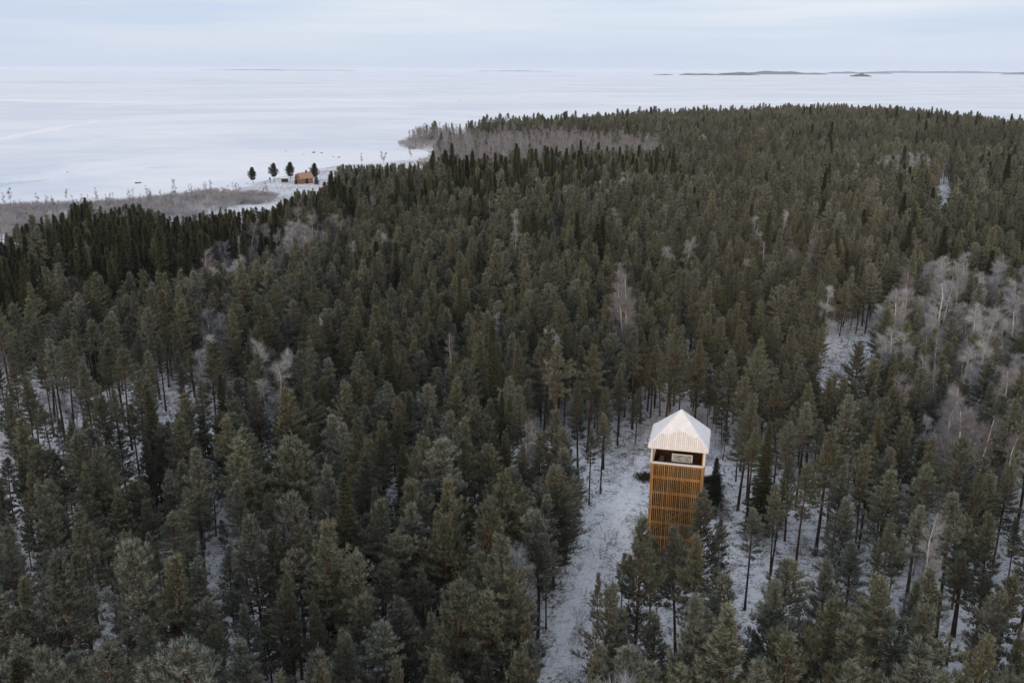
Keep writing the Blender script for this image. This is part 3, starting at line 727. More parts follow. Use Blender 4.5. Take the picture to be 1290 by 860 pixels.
for poly in CLEAR: dens[in_poly(gpx, gpy, poly)] = 0
for poly, v in SPARSE:
    m = in_poly(gpx, gpy, poly); dens[m] = np.minimum(dens[m], v)
pathd = np.full(len(xs), 1e9)
for (a, b), (c, d) in zip(PATHW[:-1], PATHW[1:]):
    t = np.clip(((xs - a) * (c - a) + (ys - b) * (d - b)) / ((c - a) ** 2 + (d - b) ** 2), 0, 1); pathd = np.minimum(pathd, np.hypot(xs - a - t * (c - a), ys - b - t * (d - b)))
dens[pathd < 1.5] = 0
towd = np.hypot(xs - TOWER.x, ys - TOWER.y); dens[towd < 4.0] = 0
CABIN = at(384, 231, 0.0)
open_pt = (gpx < 430) & (gpx > 225) & (gpy < 243); dens[open_pt] = 0
brush = np.zeros(len(xs), bool)
for poly in BRUSHZ: brush |= in_poly(gpx, gpy, poly)
dens[brush] = np.minimum(dens[brush], .05)
low = .5 + .5 * np.sin(xs * .031 + 1.1 * np.sin(ys * .017)) * np.sin(ys * .027 + .8)
rad = (1.46 + .28 * low + rng.uniform(-.30, .40, len(xs))) * np.where(ys > 330, 1.30, np.where(ys > 200, 1.12, 1.0))
pick = rng.uniform(0, 1, len(xs)) < dens ** 1.0
rad = np.where(dens < .99, np.minimum(rad / np.sqrt(np.maximum(dens, .2)), 2.7), rad)
xs, ys, rad, sd, low, dens = (q[pick] for q in (xs, ys, rad, sd, low, dens))
k = poisson(xs, ys, rad, TREES); xs, ys, sd, low, dens = (q[k] for q in (xs, ys, sd, low, dens))
zs = ground_z(xs, ys); clear_ = np.ones(len(xs), bool)
for f_ in (.35, .6, .8, .97):
    for dx in (-.9, .9):
        a_, b_, _ = to_px(xs + dx * (1 if f_ < .9 else .2), ys, zs + 9.8 * f_)
        for poly in OPEN: clear_ &= ~in_poly(a_, b_, poly)
xs, ys, sd, low, dens, zs = (q[clear_] for q in (xs, ys, sd, low, dens, zs)); n = len(xs)
bpx, bpy_, _ = to_px(xs, ys, zs); inbrush = np.zeros(n, bool)
for poly in BRUSHZ: inbrush |= in_poly(bpx, bpy_, poly)
mpx, mpy, mz = to_px(xs, ys, zs + 7)
kind = np.zeros(n, int)                                          # 0 pine 1 spruce 2 birch 3 frosted birch
u = rng.uniform(0, 1, n)
kind[u < .012] = 1; kind[(u > .984)] = 2; kind[u > .993] = 3
for poly, s in SPRZ: m = in_poly(mpx, mpy, poly) & (rng.uniform(0, 1, n) < s); kind[m] = 1
for poly, s, fr in BIRZ:
    m = in_poly(mpx, mpy, poly); q = rng.uniform(0, 1, n); kind[m & (q < s)] = 2; kind[m & (q < s) & (rng.uniform(0, 1, n) < fr)] = 3
kind[inbrush] = 2
H = np.clip(rng.normal(9.6, 1.6, n) + 1.2 * (low - .5), 6, 14)
small = rng.uniform(0, 1, n) < .20; H[small] *= rng.uniform(.45, .8, small.sum())
H[kind == 1] = np.clip(rng.normal(11.5, 2.2, (kind == 1).sum()), 5, 17)
H[kind >= 2] = np.clip(rng.normal(8.8, 1.6, (kind >= 2).sum()), 4, 13)
H[inbrush] = np.clip(rng.normal(4.4, 1.3, inbrush.sum()), 2.6, 7.5)
edge = (sd < 30) & (kind != 2) & (ys < 430); H[edge] *= .9; H[(ys > 430) & (kind < 2)] *= 1.12
H[(sd < 40) & (kind == 2) & (ys > 400)] *= .8
# trees between the viewer and the left shore stay as low as the tree line there, so brush, cabin and ice show above them
CAPX = [-200, 0, 20, 80, 104, 125, 170, 215, 250, 340, 362, 372, 402, 412, 425, 450, 520, 540, 560]
CAPY = [305, 292, 276, 264, 244, 262, 252, 272, 266, 258, 246, 238, 237, 222, 206, 207, 203, 194, 150]
tpx, tpy, td = to_px(xs, ys, zs + H)
cap = np.interp(tpx, CAPX, CAPY) + rng.exponential(10, n); over = (tpy < cap) & (ys < 520) & (tpx < 560)
Hc = H.copy()
for _ in range(12):
    a_, b_, c_ = to_px(xs, ys, zs + Hc); Hc = np.where(over & (b_ < cap), Hc * .93, Hc)
a_, b_, c_ = to_px(xs, ys, zs + Hc); Hc = np.where(inbrush, H, Hc); alive = inbrush | ~(over & ((Hc < 5.0) | (b_ < cap - 6))); H = Hc
xs, ys, zs, sd, low, dens, kind, H, mpx, mpy, mz = (q[alive] for q in (xs, ys, zs, sd, low, dens, kind, H, mpx, mpy, mz)); n = len(xs)
tpx, tpy, td = to_px(xs, ys, zs + H)
inview = (tpx > -15) & (tpx < PW + 15) & (tpy < PH + 4) & (mpy > -50)
path_of = np.full(n, 1e9)
for (a, b), (c, d) in zip(PATHW[:-1], PATHW[1:]):
    t = np.clip(((xs - a) * (c - a) + (ys - b) * (d - b)) / ((c - a) ** 2 + (d - b) ** 2), 0, 1); path_of = np.minimum(path_of, np.hypot(xs - a - t * (c - a), ys - b - t * (d - b)))
tow = np.hypot(xs - TOWER.x, ys - TOWER.y)
LOOK = {'slender': 'slender', 'full': 'dense cone-shaped', 'round': 'round-topped', 'bare': 'bare-trunked', }
individual = np.zeros(n, bool)
def nearest(mask, most):
    i = np.nonzero(mask)[0]; return i[np.argsort(td[i])][:most]
ANCHORS = [(nm, *at(*b)[:2]) for nm, b in (
    ('the timber tower', (851, 720)), ('the broad bushy pine', (697, 742)), ('the tall drooping spruce', (445, 800)), ('the low black-green spruce', (228, 860)),
    ('the drooping spruce deeper in', (510, 700)), ('the narrow dark spruce', (630, 620)), ('the pale dead tree', (690, 545)), ('the leaning bare-trunked pine', (1000, 741)),
    ('the snowy shelter', (912, 615)), ('the wide forked birch', (1195, 655)), ('the pale fallen log', (1215, 742)), ('the sparse snowy patch', (150, 590)), ('the open path end', (690, 850)))]
ORD = ['closest', 'second closest', 'third closest', 'fourth closest', 'fifth closest', 'sixth closest', 'seventh closest', 'eighth closest', 'ninth closest', 'tenth closest', 'eleventh closest', 'twelfth closest', 'thirteenth closest', 'fourteenth closest', 'fifteenth closest', 'sixteenth closest', 'seventeenth closest', 'eighteenth closest']
def label_by_anchor(items, noun):
    """items: (index, look words); returns a label for each from its look and its rank by distance to the nearest landmark"""
    groups = {}
    for i, look in items:
        ds = [math.hypot(xs[i] - a[1], ys[i] - a[2]) for a in ANCHORS]; q = int(np.argmin(ds)); groups.setdefault((look, q), []).append((ds[q], i))
    lab = {}
    for (look, q), m in groups.items():
        for k, (_, i) in enumerate(sorted(m)):
            lab[i] = f"{look} {noun} {ORD[k]} to {ANCHORS[q][0]}" if k < len(ORD) else f"{look} {noun} farther from {ANCHORS[q][0]}"
    return lab
chosen = {}
for i in nearest((kind == 0) & inview, 299 - pine_n):
    individual[i] = True
    cand = [q for q, p in enumerate(PINES) if (p['look'] in ('bare', 'slender') if dens[i] < .99 else p['look'] != 'bare')]
    p = PINES[cand[rng.integers(len(cand))]]
    size = 'young low' if H[i] < 7.2 else 'tall' if H[i] > 11.6 else 'mid-sized'
    chosen[i] = (p, f"{size} {LOOK[p['look']]} {'grey-green frosted' if p['tint'] == 'pine_frost' else 'olive-green'}")
lab = label_by_anchor([(i, c[1]) for i, c in chosen.items()], 'pine')
for i, (p, look) in chosen.items():
    plant('pine_tree', p, Vector((xs[i], ys[i], 0)), H[i], lab[i], 'tree', look + ' pines around the tower', rng.uniform(.80, 1.22))
chosen = {}
for i in nearest((kind == 1) & inview, 250):
    individual[i] = True; q = int(rng.integers(5)); size = 'small' if H[i] < 8 else 'tall' if H[i] > 11.5 else 'mid-sized'
    chosen[i] = ((SPRUCES if ys[i] < 130 else FAR_SPRUCES)[q], f"{size} {['dark', 'narrow dark', 'wide dark', 'spreading dark', 'slim dark'][q]} pointed")
lab = label_by_anchor([(i, c[1]) for i, c in chosen.items() if ys[i] < 130], 'spruce')
for i, (p, look) in chosen.items():
    belt = 'in the dark belt behind the shore brush' if tpx[i] < 420 else 'deep in the headland forest'
    plant('spruce_tree', p, Vector((xs[i], ys[i], 0)), H[i], lab.get(i, f"{look} spruce {belt}"), 'tree', f"{look} spruces {belt}" if i not in lab else 'spruces scattered among the near pines', rng.uniform(.85, 1.15))
chosen = {}
for i in nearest((kind >= 2) & inview, 280):
    individual[i] = True; q = int(rng.integers(6)); size = 'small' if H[i] < 7.5 else 'tall' if H[i] > 10 else 'mid-sized'
    chosen[i] = ((FROSTB if kind[i] == 3 else BIRCH)[q], f"{size} {['wide', 'slim', 'twin-stemmed', 'upright', 'narrow', 'forked'][q]} {'frosted pale grey' if kind[i] == 3 else 'purplish-brown'} bare")
lab = label_by_anchor([(i, c[1]) for i, c in chosen.items() if ys[i] < 95], 'birch')
for i, (p, look) in chosen.items():
    where = 'in the pale grove past the far snowy clearing' if tpx[i] > 1060 and ys[i] < 200 else 'along the far shore' if ys[i] > 330 else 'among conifers before the dark spruce belt' if tpx[i] < 460 else 'scattered among the conifers'
    plant('birch_tree', p, Vector((xs[i], ys[i], 0)), H[i], lab.get(i, f"{look} birch {where}"), 'tree', f"{look} birches {where}" if i not in lab else 'birches scattered among the near pines', rng.uniform(.85, 1.2))
rest = ~individual
P3 = np.stack([xs, ys, zs], 1)
def mass(name, mask, poolname, label, base=10.5):
    c = mask.sum(); ix = rng.integers(0, 64, c) % len(POOL[poolname].objects)
    if poolname == 'pine_mid': ix = np.where(dens[mask] < .99, np.array([0, 1, 2, 14, 15, 16])[rng.integers(0, 6, c)], rng.integers(0, 14, c))
    scatter(name, P3[mask], H[mask] / base, ix, poolname, label, 'forest')
mass('pine_forest', rest & (kind == 0) & (ys < 210), 'pine_mid', 'close-grown olive and grey-green pine forest behind the tower clearing')
mass('distant_pine_forest', rest & (kind == 0) & (ys >= 210), 'pine_far', 'far dark pine forest reaching the lake shore on the headland')
mass('distant_spruce_forest', rest & (kind == 1), 'spruce_far', 'far dark pointed spruces mixed into the headland forest', 10)
mass('distant_birch_forest', rest & (kind == 2), 'birch_far', 'purplish bare birch wood on the headland by the frozen bay', 10)
mass('frosted_birch_forest', rest & (kind == 3), 'frost_far', 'far pale frosted birches among the pines', 10)

# shore brush, reeds and heather: uncountable ground cover
bx, by = sample(90000, 220, 480); m = np.zeros(len(bx), bool); q1, q2, _ = to_px(bx, by, bx * 0)
for poly in BRUSHZ: m |= in_poly(q1, q2, poly)
m &= (shore_dist(bx, by) > 1) & (rng.uniform(0, 1, len(bx)) < .6 + .4 * np.sin(bx * .16) * np.sin(by * .12 + 1)); bx, by = bx[m][:1500], by[m][:1500]
scatter('willow_brush', np.stack([bx, by, ground_z(bx, by)], 1), rng.uniform(.3, 1.0, len(bx)), rng.integers(0, 4, len(bx)), 'shrub', 'grey-brown leafless willow brush lining the left lake shore', 'brush')
q1, q2 = rng.uniform(505, 640, 900), rng.uniform(173, 186, 900); pp = np.array([at(a, b) for a, b in zip(q1, q2)]); m = shore_dist(pp[:, 0], pp[:, 1]) > -2; pp = pp[m]
scatter('headland_brush', np.stack([pp[:, 0], pp[:, 1], ground_z(pp[:, 0], pp[:, 1])], 1), rng.uniform(.4, 1.1, len(pp)), rng.integers(0, 4, len(pp)), 'shrub', 'low reddish brush on the tip of the headland by the bay', 'brush')
rx, ry = sample(120000, 260, 560); s_ = shore_dist(rx, ry); g1, g2, _ = to_px(rx, ry, rx * 0); m = (s_ > -5) & (s_ < 9) & (g1 < 290) & (rng.uniform(0, 1, len(rx)) < .5 + .5 * np.sin(rx * .09) * np.sin(ry * .05)); rx, ry = rx[m][:700], ry[m][:700]
scatter('shore_reeds', np.stack([rx, ry, np.maximum(ground_z(rx, ry), LAKE_Z)], 1), rng.uniform(.2, .55, len(rx)), rng.integers(0, 3, len(rx)), 'reed', 'straw-coloured dry reeds in drifts along the frozen shoreline', 'reeds')
hx, hy = sample(60000, 36, 190); cl = np.sin(hx * .9 + 2 * np.sin(hy * .5)) * np.sin(hy * .8 + 1.5 * np.sin(hx * .4)); pd = np.full(len(hx), 1e9)
for (a, b), (c, d) in zip(PATHW[:-1], PATHW[1:]):
    t = np.clip(((hx - a) * (c - a) + (hy - b) * (d - b)) / ((c - a) ** 2 + (d - b) ** 2), 0, 1); pd = np.minimum(pd, np.hypot(hx - a - t * (c - a), hy - b - t * (d - b)))
m = (cl + rng.normal(0, .5, len(hx)) > .15) & (pd > 1.3) & (np.hypot(hx - MOUND.x, (hy - MOUND.y) * .6) > 2.6); hx, hy = hx[m][:36000], hy[m][:36000]
scatter('heather', np.stack([hx, hy, ground_z(hx, hy) - .03], 1), rng.uniform(.5, 1.3, len(hx)), rng.integers(0, 4, len(hx)), 'heather', 'dark heather sprigs poking through the snow of the forest floor', 'heather')
sx, sy = sample(2600, 40, 190); m = np.hypot(sx - TOWER.x, sy - TOWER.y) > 4; sx, sy = sx[m], sy[m]
scatter('undergrowth', np.stack([sx, sy, ground_z(sx, sy)], 1), rng.uniform(.5, 1.3, len(sx)), rng.integers(0, 3, len(sx)), 'sapling_twigs', 'thin leafless undergrowth twigs on the forest floor', 'undergrowth')

# trodden path through the snow
fv, ff = [], []; PL = [Vector((a, b)) for a, b in PATHW]; pts_ = []
for a, b in zip(PL[:-1], PL[1:]):
    for k in range(16): pts_.append(a.lerp(b, k / 16))
for q, p in enumerate(pts_):
    d = (pts_[min(q + 3, len(pts_) - 1)] - pts_[max(q - 3, 0)]).normalized(); nn = Vector((-d.y, d.x)); w = .85 + .25 * math.sin(q * .31) + random.uniform(-.12, .12)
    for k in range(7):
        v = p + nn * w * (k / 3 - 1) + nn * .25 * math.sin(q * .17); fv.append((v.x, v.y, gz(v.x, v.y) + (.035 if 0 < k < 6 else -.03) + (random.uniform(-.035, .02) if 1 < k < 5 else 0)))
for q in range(len(pts_) - 1):
    for k in range(6): ff.append((q * 7 + k, q * 7 + k + 1, q * 7 + k + 8, q * 7 + k + 7))
obj('footpath', mesh_np('footpath', fv, ff, smooth=True, mats=(M['path_snow'],)), kind='structure')

# ------------------------------------------------------------------ the timber lookout tower
TZ = gz(TOWER.x, TOWER.y)
tw = thing('watchtower', 'tall orange slatted timber lookout tower with snowy pyramid roof', 'tower', (TOWER.x, TOWER.y, TZ), R(-13.6))
HB, RAIL, EAVE, APEX, FLOOR = 2.04, 10.44, 11.88, 14.2, 9.25
for sx_ in (-1, 1):
    for sy_ in (-1, 1):
        cx, cy = sx_ * (HB - .09), sy_ * (HB - .09)
        MB().box(cx - .09, cx + .09, cy - .09, cy + .09, -.3, EAVE - .02).build('post', M['larch'], tw)
        fx, fy = sx_ * (HB + .035), sy_ * (HB + .035)       # pale frosted cladding on the outside of the post, above the rail
        c = MB(); c.box(min(fx, fx - sx_ * .13), max(fx, fx - sx_ * .13), min(fy, fy - sy_ * .05), max(fy, fy - sy_ * .05), RAIL + .10, EAVE - .03)
        c.box(min(fx, fx - sx_ * .05), max(fx, fx - sx_ * .05), min(fy - sy_ * .052, fy - sy_ * .13), max(fy - sy_ * .052, fy - sy_ * .13), RAIL + .10, EAVE - .03)
        c.build('post_cladding', M['frost_wood'], tw)
slat_me = MB().box(-.031, .031, -.022, .022, .45, RAIL - .02).mesh('slat', M['larch'])
NS = 26
for side in range(4):
    fr = bpy.data.objects.new('slat_wall', MB().box(-HB + .19, HB - .19, -HB + .03, -HB + .11, RAIL - .20, RAIL - .03).mesh('slat_wall', M['larch'])); link(fr, tw)
    fr.rotation_euler.z = side * math.pi / 2
    for k in range(NS):
        s = obj('slat', slat_me, fr); s.location = (-HB + .2 + (2 * HB - .4) * k / (NS - 1), -HB - .005, 0)
    for z in (9.25, 7.95, 6.65, 5.35, 4.05, 2.75, 1.35):
        MB().box(-HB + .182, HB - .182, -HB + .022, -HB + .10, z - .11, z + .11).build('girt', M['larch'], fr)
    MB().box(-HB + .05, HB - .05, -HB - .08, -HB + .16, RAIL, RAIL + .07).build('hand_rail', M['frost_wood'], fr) if side % 2 == 0 else MB().box(-HB + .165, HB - .165, -HB - .08, -HB + .16, RAIL, RAIL + .07).build('hand_rail', M['frost_wood'], fr)
    MB().box(-HB + .1, HB - .1, -HB - .06, -HB + .12, RAIL + .07, RAIL + .105).build('rail_snow', M['roof_snow'], fr) if side % 2 == 0 else MB().box(-HB + .2, HB - .2, -HB - .06, -HB + .12, RAIL + .07, RAIL + .105).build('rail_snow', M['roof_snow'], fr)
    MB().box(-HB + .30, HB - .30, -HB + .02, -HB + .12, EAVE - .22, EAVE - .04).build('lintel', M['larch_dark'], fr)
    if side: MB().box(-HB + .19, HB - .19, -HB + .125, -HB + .150, .1, RAIL - .25).build('added_shade_boarding', M['gap_shade'], fr)  # boards added behind three slat walls, painted dark as shade between the slats
    # braces behind the slats
    for q, z in enumerate((6.65, 4.05, 1.35)):
        a, b = (-HB + .2, HB - .2) if q % 2 else (HB - .2, -HB + .2)
        MB().bar((a, -HB + .17, z), (b, -HB + .17, z + 2.6), .06, .14, (0, 1, 0)).build('brace', M['larch_dark'], fr)
for k in range(21):
    MB().box(-HB + .14, HB - .14, -HB + .18 + k * .178, -HB + .18 + k * .178 + .166, FLOOR - .06, FLOOR).build('floor_board', M['larch_dark'], tw)
for y in (-1.2, 0, 1.2): MB().box(-HB + .14, HB - .14, y - .06, y + .06, FLOOR - .26, FLOOR - .064).build('joist', M['larch_dark'], tw)
z0 = 0.1
for fl in range(4):                                             # stair flights climbing to and fro inside
    yy = -1.25 if fl % 2 == 0 else 1.25; sgn = 1 if fl % 4 in (0, 2) else -1
    sgn = 1 if fl % 2 == 0 else -1; z1 = z0 + 2.3
    st = bpy.data.objects.new('stair_flight', MB().bar((-1.5 * sgn, yy - .45, z0), (1.5 * sgn, yy - .45, z1), .06, .24, (0, 1, 0)).bar((-1.5 * sgn, yy + .45, z0), (1.5 * sgn, yy + .45, z1), .06, .24, (0, 1, 0)).mesh('stair_flight', M['larch'])); link(st, tw)
    for k in range(11):
        f_ = (k + .5) / 11; x = -1.5 * sgn + 3 * sgn * f_; z = z0 + 2.3 * f_
        MB().box(x - .13, x + .13, yy - .41, yy + .41, z + .05, z + .09).build('tread', M['larch_dark'], st)
    MB().box(1.5 * sgn - .02 if sgn > 0 else -1.8, 1.8 if sgn > 0 else -1.48, -1.7, 1.7, z1 - .02, z1 + .04).build('landing', M['larch_dark'], tw)
    z0 = z1
# roof: boards with open joints, snow lying over them
RH = 2.26; ov = EAVE - .02
for side in range(4):
    rp = bpy.data.objects.new('roof_slope', MB().slab([(-RH + .05, -RH + .05, ov), (RH - .05, -RH + .05, ov), (0, 0, APEX - .06)], .03).mesh('roof_slope', M['larch'])); link(rp, tw)
    rp.rotation_euler.z = side * math.pi / 2
    nb = 30; up = Vector((0, 1, (APEX - ov) / RH)); nrm = Vector((0, -(APEX - ov), RH)).normalized()
    for k in range(nb):
        a = -RH + 2 * RH * k / nb + .010; b = -RH + 2 * RH * (k + 1) / nb - .010
        ta, tb = 1 - abs(a) / RH, 1 - abs(b) / RH
        def pt(x, t): return Vector((x, -RH + RH * t, ov + (APEX - ov) * t)) + nrm * .04
        if ta < .05 and tb < .05: continue
        P = [pt(a, -.015), pt(b, -.015), pt(b, max(tb - .01, .0)), pt(a, max(ta - .01, .0))]
        MB().slab(P, .022 + .006 * (k % 2)).build('roof_board', M['frost_wood'], rp)
    # snow: on the front only the upper part, on the other slopes down to the eave
    cols = 61; rows = 9; vs, fs = [], []
    for i in range(cols):
        x = -RH * .985 + 2 * RH * .985 * i / (cols - 1); tm = max(0.0, 1 - abs(x) / RH)
        if side == 0: t0 = min(tm, .36 + .05 * random.random() + .06 * math.sin(i * .22 + 1))
        else: t0 = min(tm, .004 + .03 * random.random())
        for j in range(rows):
            t = t0 + (tm - t0) * j / (rows - 1); p = Vector((x, -RH + RH * t, ov + (APEX - ov) * t)) + nrm * (.074 + (.045 if j else 0) * (.7 + .3 * math.sin(i * .9 + j)))
            vs.append(p)
    for i in range(cols - 1):
        for j in range(rows - 1):
            fs.append((i * rows + j, (i + 1) * rows + j, (i + 1) * rows + j + 1, i * rows + j + 1))
    obj('roof_snow', mesh_np('roof_snow', vs, fs, smooth=True, mats=(M['roof_snow'],)), rp)
    MB().bar((-RH, -RH, ov + .06), (0, 0, APEX + .065), .13, .10).build('hip_board', M['roof_snow'], rp)
    MB().box(-RH - .02, RH + .02, -RH - .045, -RH - .01, ov - .10, ov + .06).build('eave_board', M['frost_wood'], rp) if side % 2 == 0 else MB().box(-RH + .0, RH - .0, -RH - .045, -RH - .01, ov - .10, ov + .06).build('eave_board', M['frost_wood'], rp)
for s_ in (-1, 1):                                              # slatted wind screens in the rear opening
    for k in range(9): x = s_ * (1.02 + k * .105); MB().box(x - .025, x + .025, HB - .10, HB - .06, RAIL + .11, EAVE - .23).build('screen_slat', M['larch_dark'], tw)
# what stands on the platform
def on_tower(x, y, z): return Matrix.Translation((TOWER.x, TOWER.y, TZ)) @ Matrix.Rotation(R(-13.6), 4, 'Z') @ Vector((x, y, z))
ib = thing('information_board', 'pale framed information board on the tower platform under the roof', 'sign', on_tower(.30, -1.0, FLOOR), R(-13.6))
MB().box(-.72, .72, 0, .04, 1.10, 1.60).build('panel', M['board_print'], ib)
for a in ((-.80, .80, 1.02, 1.095), (-.80, .80, 1.605, 1.68)): MB().box(a[0], a[1], -.02, .06, a[2], a[3]).build('frame', M['frost_wood'], ib)
for a in ((-.80, -.725), (.725, .80)): MB().box(a[0], a[1], -.02, .06, 1.098, 1.602).build('frame', M['frost_wood'], ib)
for x in (-.6, .6): MB().box(x - .04, x + .04, 0, .06, 0, 1.017).build('leg', M['larch'], ib)
bn = thing('bench', 'plain plank bench along the side of the tower platform', 'bench', on_tower(-1.4, .2, FLOOR), R(-13.6 + 90))
MB().box(-1.1, 1.1, -.18, .18, .40, .45).build('seat', M['larch'], bn)
for x in (-.85, .85): MB().box(x - .04, x + .04, -.15, .15, 0, .397).build('leg', M['larch_dark'], bn)

# small lean-to shelter behind the tower, roof under snow
sp = at(905, 622); sh = thing('lean_to_shelter', 'small low timber lean-to with snow on its flat roof behind tower', 'shelter', (sp.x - 1.15, sp.y + 1.6, gz(sp.x, sp.y)), R(12))
for k in range(9): MB().box(-1.3, 1.3, .93, 1.0, .05 + k * .17, .21 + k * .17).build('wall_log', M['larch_dark'], sh)
for s in (-1, 1):
    for k in range(7): MB().box(s * 1.3 - .04, s * 1.3 + .04, -.7, .92, .05 + k * .2, .23 + k * .2).build('side_log', M['larch_dark'], sh)
    MB().box(s * 1.25 - .06, s * 1.25 + .06, -.95, -.83, -.1, 1.78).build('post', M['larch_dark'], sh)
MB().slab([(-1.6, -1.25, 1.86), (1.6, -1.25, 1.86), (1.6, 1.3, 1.58), (-1.6, 1.3, 1.58)], .07).build('roof', M['larch_dark'], sh)
MB().slab([(-1.55, -1.2, 1.935), (1.55, -1.2, 1.935), (1.55, 1.25, 1.66), (-1.55, 1.25, 1.66)], .13).build('roof_snow', M['roof_snow'], sh)

# ------------------------------------------------------------------ cabin point on the lake shore
def small_ground(p): return gz(p.x, p.y)
cb_p = at(384, 231); cb = thing('cabin', 'small brown log cabin with glowing orange roof on the snowy shore point', 'cabin', (cb_p.x, cb_p.y, gz(cb_p.x, cb_p.y)), R(38))
for k in range(9):
    c = MB(); z0 = -.1 + k * .26; c.box(-2.4, 2.4, -1.9, -1.72, z0, z0 + .25); c.box(-2.4, 2.4, 1.72, 1.9, z0, z0 + .25); c.box(-2.4, -2.22, -1.715, 1.715, z0, z0 + .25); c.box(2.22, 2.4, -1.715, 1.715, z0, z0 + .25); c.build('log_course', M['log_wall'], cb)
for s in (-1, 1):
    MB().slab([(s * 2.3, -1.9, 2.24), (s * 2.3, 1.9, 2.24), (s * 2.3, 0, 3.75)], .1).build('gable', M['log_wall'], cb)
    pl = [(-2.75, s * 2.35, 1.93), (2.75, s * 2.35, 1.93), (2.75, 0, 3.82), (-2.75, 0, 3.82)]
    MB().slab(pl if s < 0 else pl[::-1], .1).build('roof', M['copper_roof'], cb)
MB().box(.5, 1.05, -.25, .25, 3.4, 4.75).build('chimney', M['stone'], cb)
MB().box(-.5, .4, -1.93, -1.903, .0, 1.95).build('door', M['dark'], cb)
w_ = MB().box(1.0, 1.9, -1.935, -1.903, .95, 1.75).build('window', M['frost_wood'], cb); MB().box(1.07, 1.83, -1.96, -1.937, 1.02, 1.68).build('pane', M['dark'], w_)
w_ = MB().box(2.403, 2.43, -.5, .5, .95, 1.75).build('window', M['frost_wood'], cb); MB().box(2.432, 2.45, -.42, .42, 1.02, 1.68).build('pane', M['dark'], w_)
wp = at(359, 230.5); wd = thing('woodshed', 'low dark woodshed with snowy roof left of the orange-roofed cabin', 'shed', (wp.x, wp.y, gz(wp.x, wp.y)), R(5))
MB().box(-1.2, 1.2, .5, .6, 0, 1.1).build('back_wall', M['dark'], wd)
for s in (-1, 1): MB().box(s * 1.15 - .05, s * 1.15 + .05, -.6, .497, 0, 1.15).build('side_wall', M['log_wall'], wd)
for k in range(5): MB().box(-1.05 + k * .42, -.68 + k * .42, -.45, .45, .02, .85).build('log_stack', M['bark'], wd)
MB().slab([(-1.4, -.8, 1.2), (1.4, -.8, 1.2), (1.4, .75, 1.33), (-1.4, .75, 1.33)], .06).build('roof', M['dark'], wd)
MB().slab([(-1.38, -.78, 1.265), (1.38, -.78, 1.265), (1.38, .73, 1.395), (-1.38, .73, 1.395)], .16).build('roof_snow', M['roof_snow'], wd)
pp_ = at(340.5, 230.5); po = thing('sign_post', 'short dark notice post on the snow under the shore pines', 'sign', (pp_.x, pp_.y, gz(pp_.x, pp_.y)), R(-15))
MB().box(-.07, .07, -.07, .07, -.2, 1.9).build('post', M['bark'], po); MB().box(-.3, .3, -.11, -.075, 1.05, 1.75).build('panel', M['dark'], po)
for k, b, tp, w, label in [
    (2, (319, 228), (318, 211), 1.0, 'smallest of the lone pines, farthest from the cabin on the shore point'),
    (2, (345.5, 228), (343, 206), 1.15, 'lone round-crowned pine above the dark notice post on the point'),
    (2, (366, 228), (364, 204.5), 1.0, 'lone pine between the woodshed and the cabin on the shore point'),
    (2, (397, 229), (396, 206), 1.05, 'lone pine directly behind the orange-roofed cabin')]:
    base = at(*b); base.z = gz(base.x, base.y); h = top_height(base, *tp); plant('pine_tree', BROAD[k], base, h, label, 'tree', None, w)
for k, b, tp, w, label in [
    (2, (373, 232.5), (372, 219), 1.3, 'little dark spruce at the left corner of the cabin'),
    (3, (399, 232.5), (398, 215), 1.3, 'dark spruce at the right wall of the cabin')]:
    base = at(*b); base.z = gz(base.x, base.y); h = top_height(base, *tp); plant('spruce_tree', SPRUCES[k], base, h, label, 'tree', None, w)
# slim bare saplings and bushes on the point, low dark rocks along the shore ice
def boulder(seed, s):
    r = random.Random(seed); bm = bmesh.new(); bmesh.ops.create_icosphere(bm, subdivisions=2, radius=.5)
    for v in bm.verts: v.co *= r.uniform(.75, 1.15); v.co.z *= .45
    me = bpy.data.meshes.new('boulder'); bm.to_mesh(me); bm.free(); me.materials.append(M['stone']); return me
bms = [boulder(k, 1) for k in range(4)]
for k, (a, b, s) in enumerate([(85, 217, 1.2), (172, 231, 2.6), (176, 230.6, 2.0), (395, 192.5, 3.0), (405, 193, 2.0), (420, 198, 1.6), (427, 198.5, 2.2), (360, 190.5, 1.4), (382, 194.5, 1.2), (311, 231, 1.0)]):
    p = at(a, b, LAKE_Z); z = max(LAKE_Z, gz(p.x, p.y)); o = obj('boulder', bms[k % 4]); o.location = (p.x, p.y, z + .05 * s); s *= .6; o.scale = (s * 1.3, s, s * .9); o.rotation_euler.z = k * 1.7
    w = 'near the cabin point' if a > 300 else 'off the brushy shore'
    tag(o, f'low dark boulder frozen into the snowy lake ice {w}', 'boulder', f'boulders on the ice {w}')
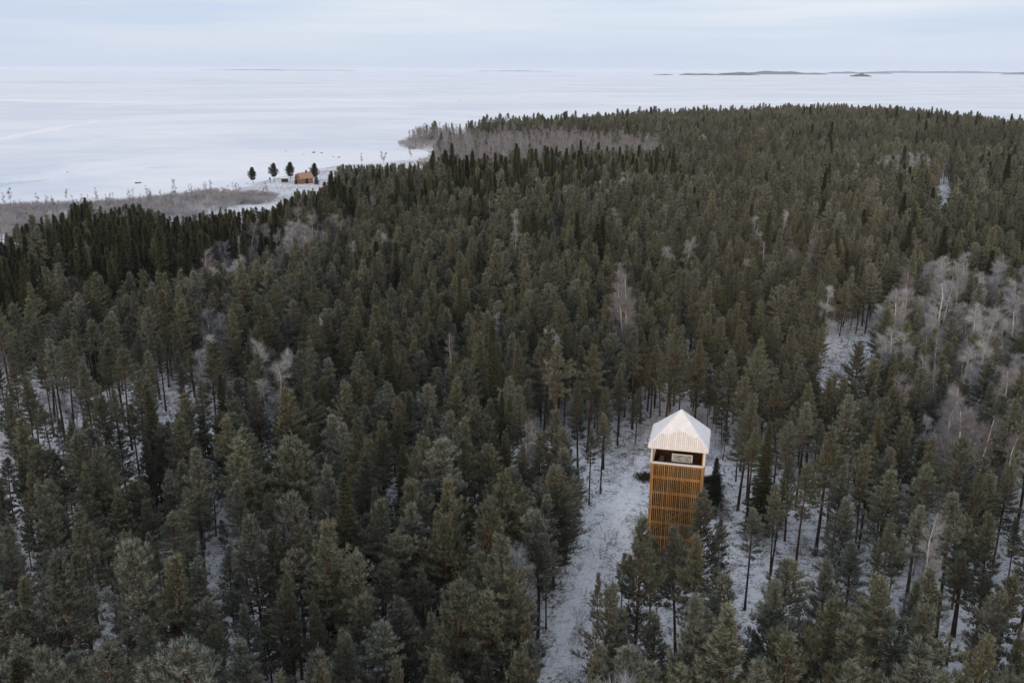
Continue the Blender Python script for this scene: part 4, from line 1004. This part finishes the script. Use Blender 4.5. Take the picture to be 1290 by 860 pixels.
for k, (a, b, t_) in enumerate([(530, 184, 160), (522, 186, 163), (557, 176, 158), (545, 180, 165), (456, 205, 193), (483, 203, 190), (518, 197, 184)]):
    base = at(a, b); base.z = gz(base.x, base.y); h = min(top_height(base, a, t_), 11)
    w = 'on the headland tip by the bay' if b < 190 else 'on the near side of the bay'
    t = plant('birch_tree', BIRCH[(k * 2 + 1) % 6], base, h, f'slim bare birch {w}', 'tree', f'slim bare birches {w}', 1.2)
# dark brush heap left of the tower
hp = at(812, 606); v, f, t = make_shrub(790, 1.1, 90, .05, .6, 5)
o = obj('brush_heap', mesh_np('brush_heap', v, f, t, mats=(M['heather'],))); o.location = (hp.x, hp.y, gz(hp.x, hp.y)); o.scale = (1.6, 1.1, .8); tag(o, 'dark heap of cut brush on the path just left of the tower', 'brush heap')
for k, (a, b, ln, rz) in enumerate([(690, 712, 4.5, 40), (650, 640, 3.5, -20), (1215, 742, 3.5, -40), (705, 650, 3.0, 75)]):
    p = at(a, b); lg = obj('fallen_log', None); V_, F_ = [], []
    tube(V_, F_, [(-ln / 2, 0, 0), (0, .06, .03), (ln / 2, 0, 0)], [.12, .10, .06], 7); bpy.data.objects.remove(lg)
    o = obj('fallen_log', mesh_np('fallen_log', np.concatenate(V_), np.concatenate(F_), smooth=True, mats=(M['birch_bark' if k == 2 else 'bark'],))); o.location = (p.x, p.y, gz(p.x, p.y) + .09); o.rotation_euler.z = R(rz)
    tag(o, ['dark fallen log beside the broad bushy pine', 'dark fallen log under the pines behind the broad bushy pine', 'pale fallen birch log under dense pines right of the open snow', 'dark fallen log near the left rim of the path'][k], 'log')

# ------------------------------------------------------------------ air
hz = MB().box(-L - 2000, L + 2000, -L - 2000, L + 2000, -3.5, 56.0)
hm = bpy.data.materials.new('pale_air'); hm.use_nodes = True; t = hm.node_tree
for nd in list(t.nodes):
    if nd.type == 'BSDF_PRINCIPLED': t.nodes.remove(nd)
pv = N(t, 'ShaderNodeVolumePrincipled'); pv.inputs['Color'].default_value = (.90, .94, 1.0, 1); pv.inputs['Density'].default_value = 4e-5; pv.inputs['Anisotropy'].default_value = 0.0
mo = [q for q in t.nodes if q.type == 'OUTPUT_MATERIAL'][0]; t.links.new(pv.outputs[0], mo.inputs['Volume'])
o = hz.build('haze', hm, kind='stuff'); tag(o, 'thin pale winter haze over forest and lake', 'haze')
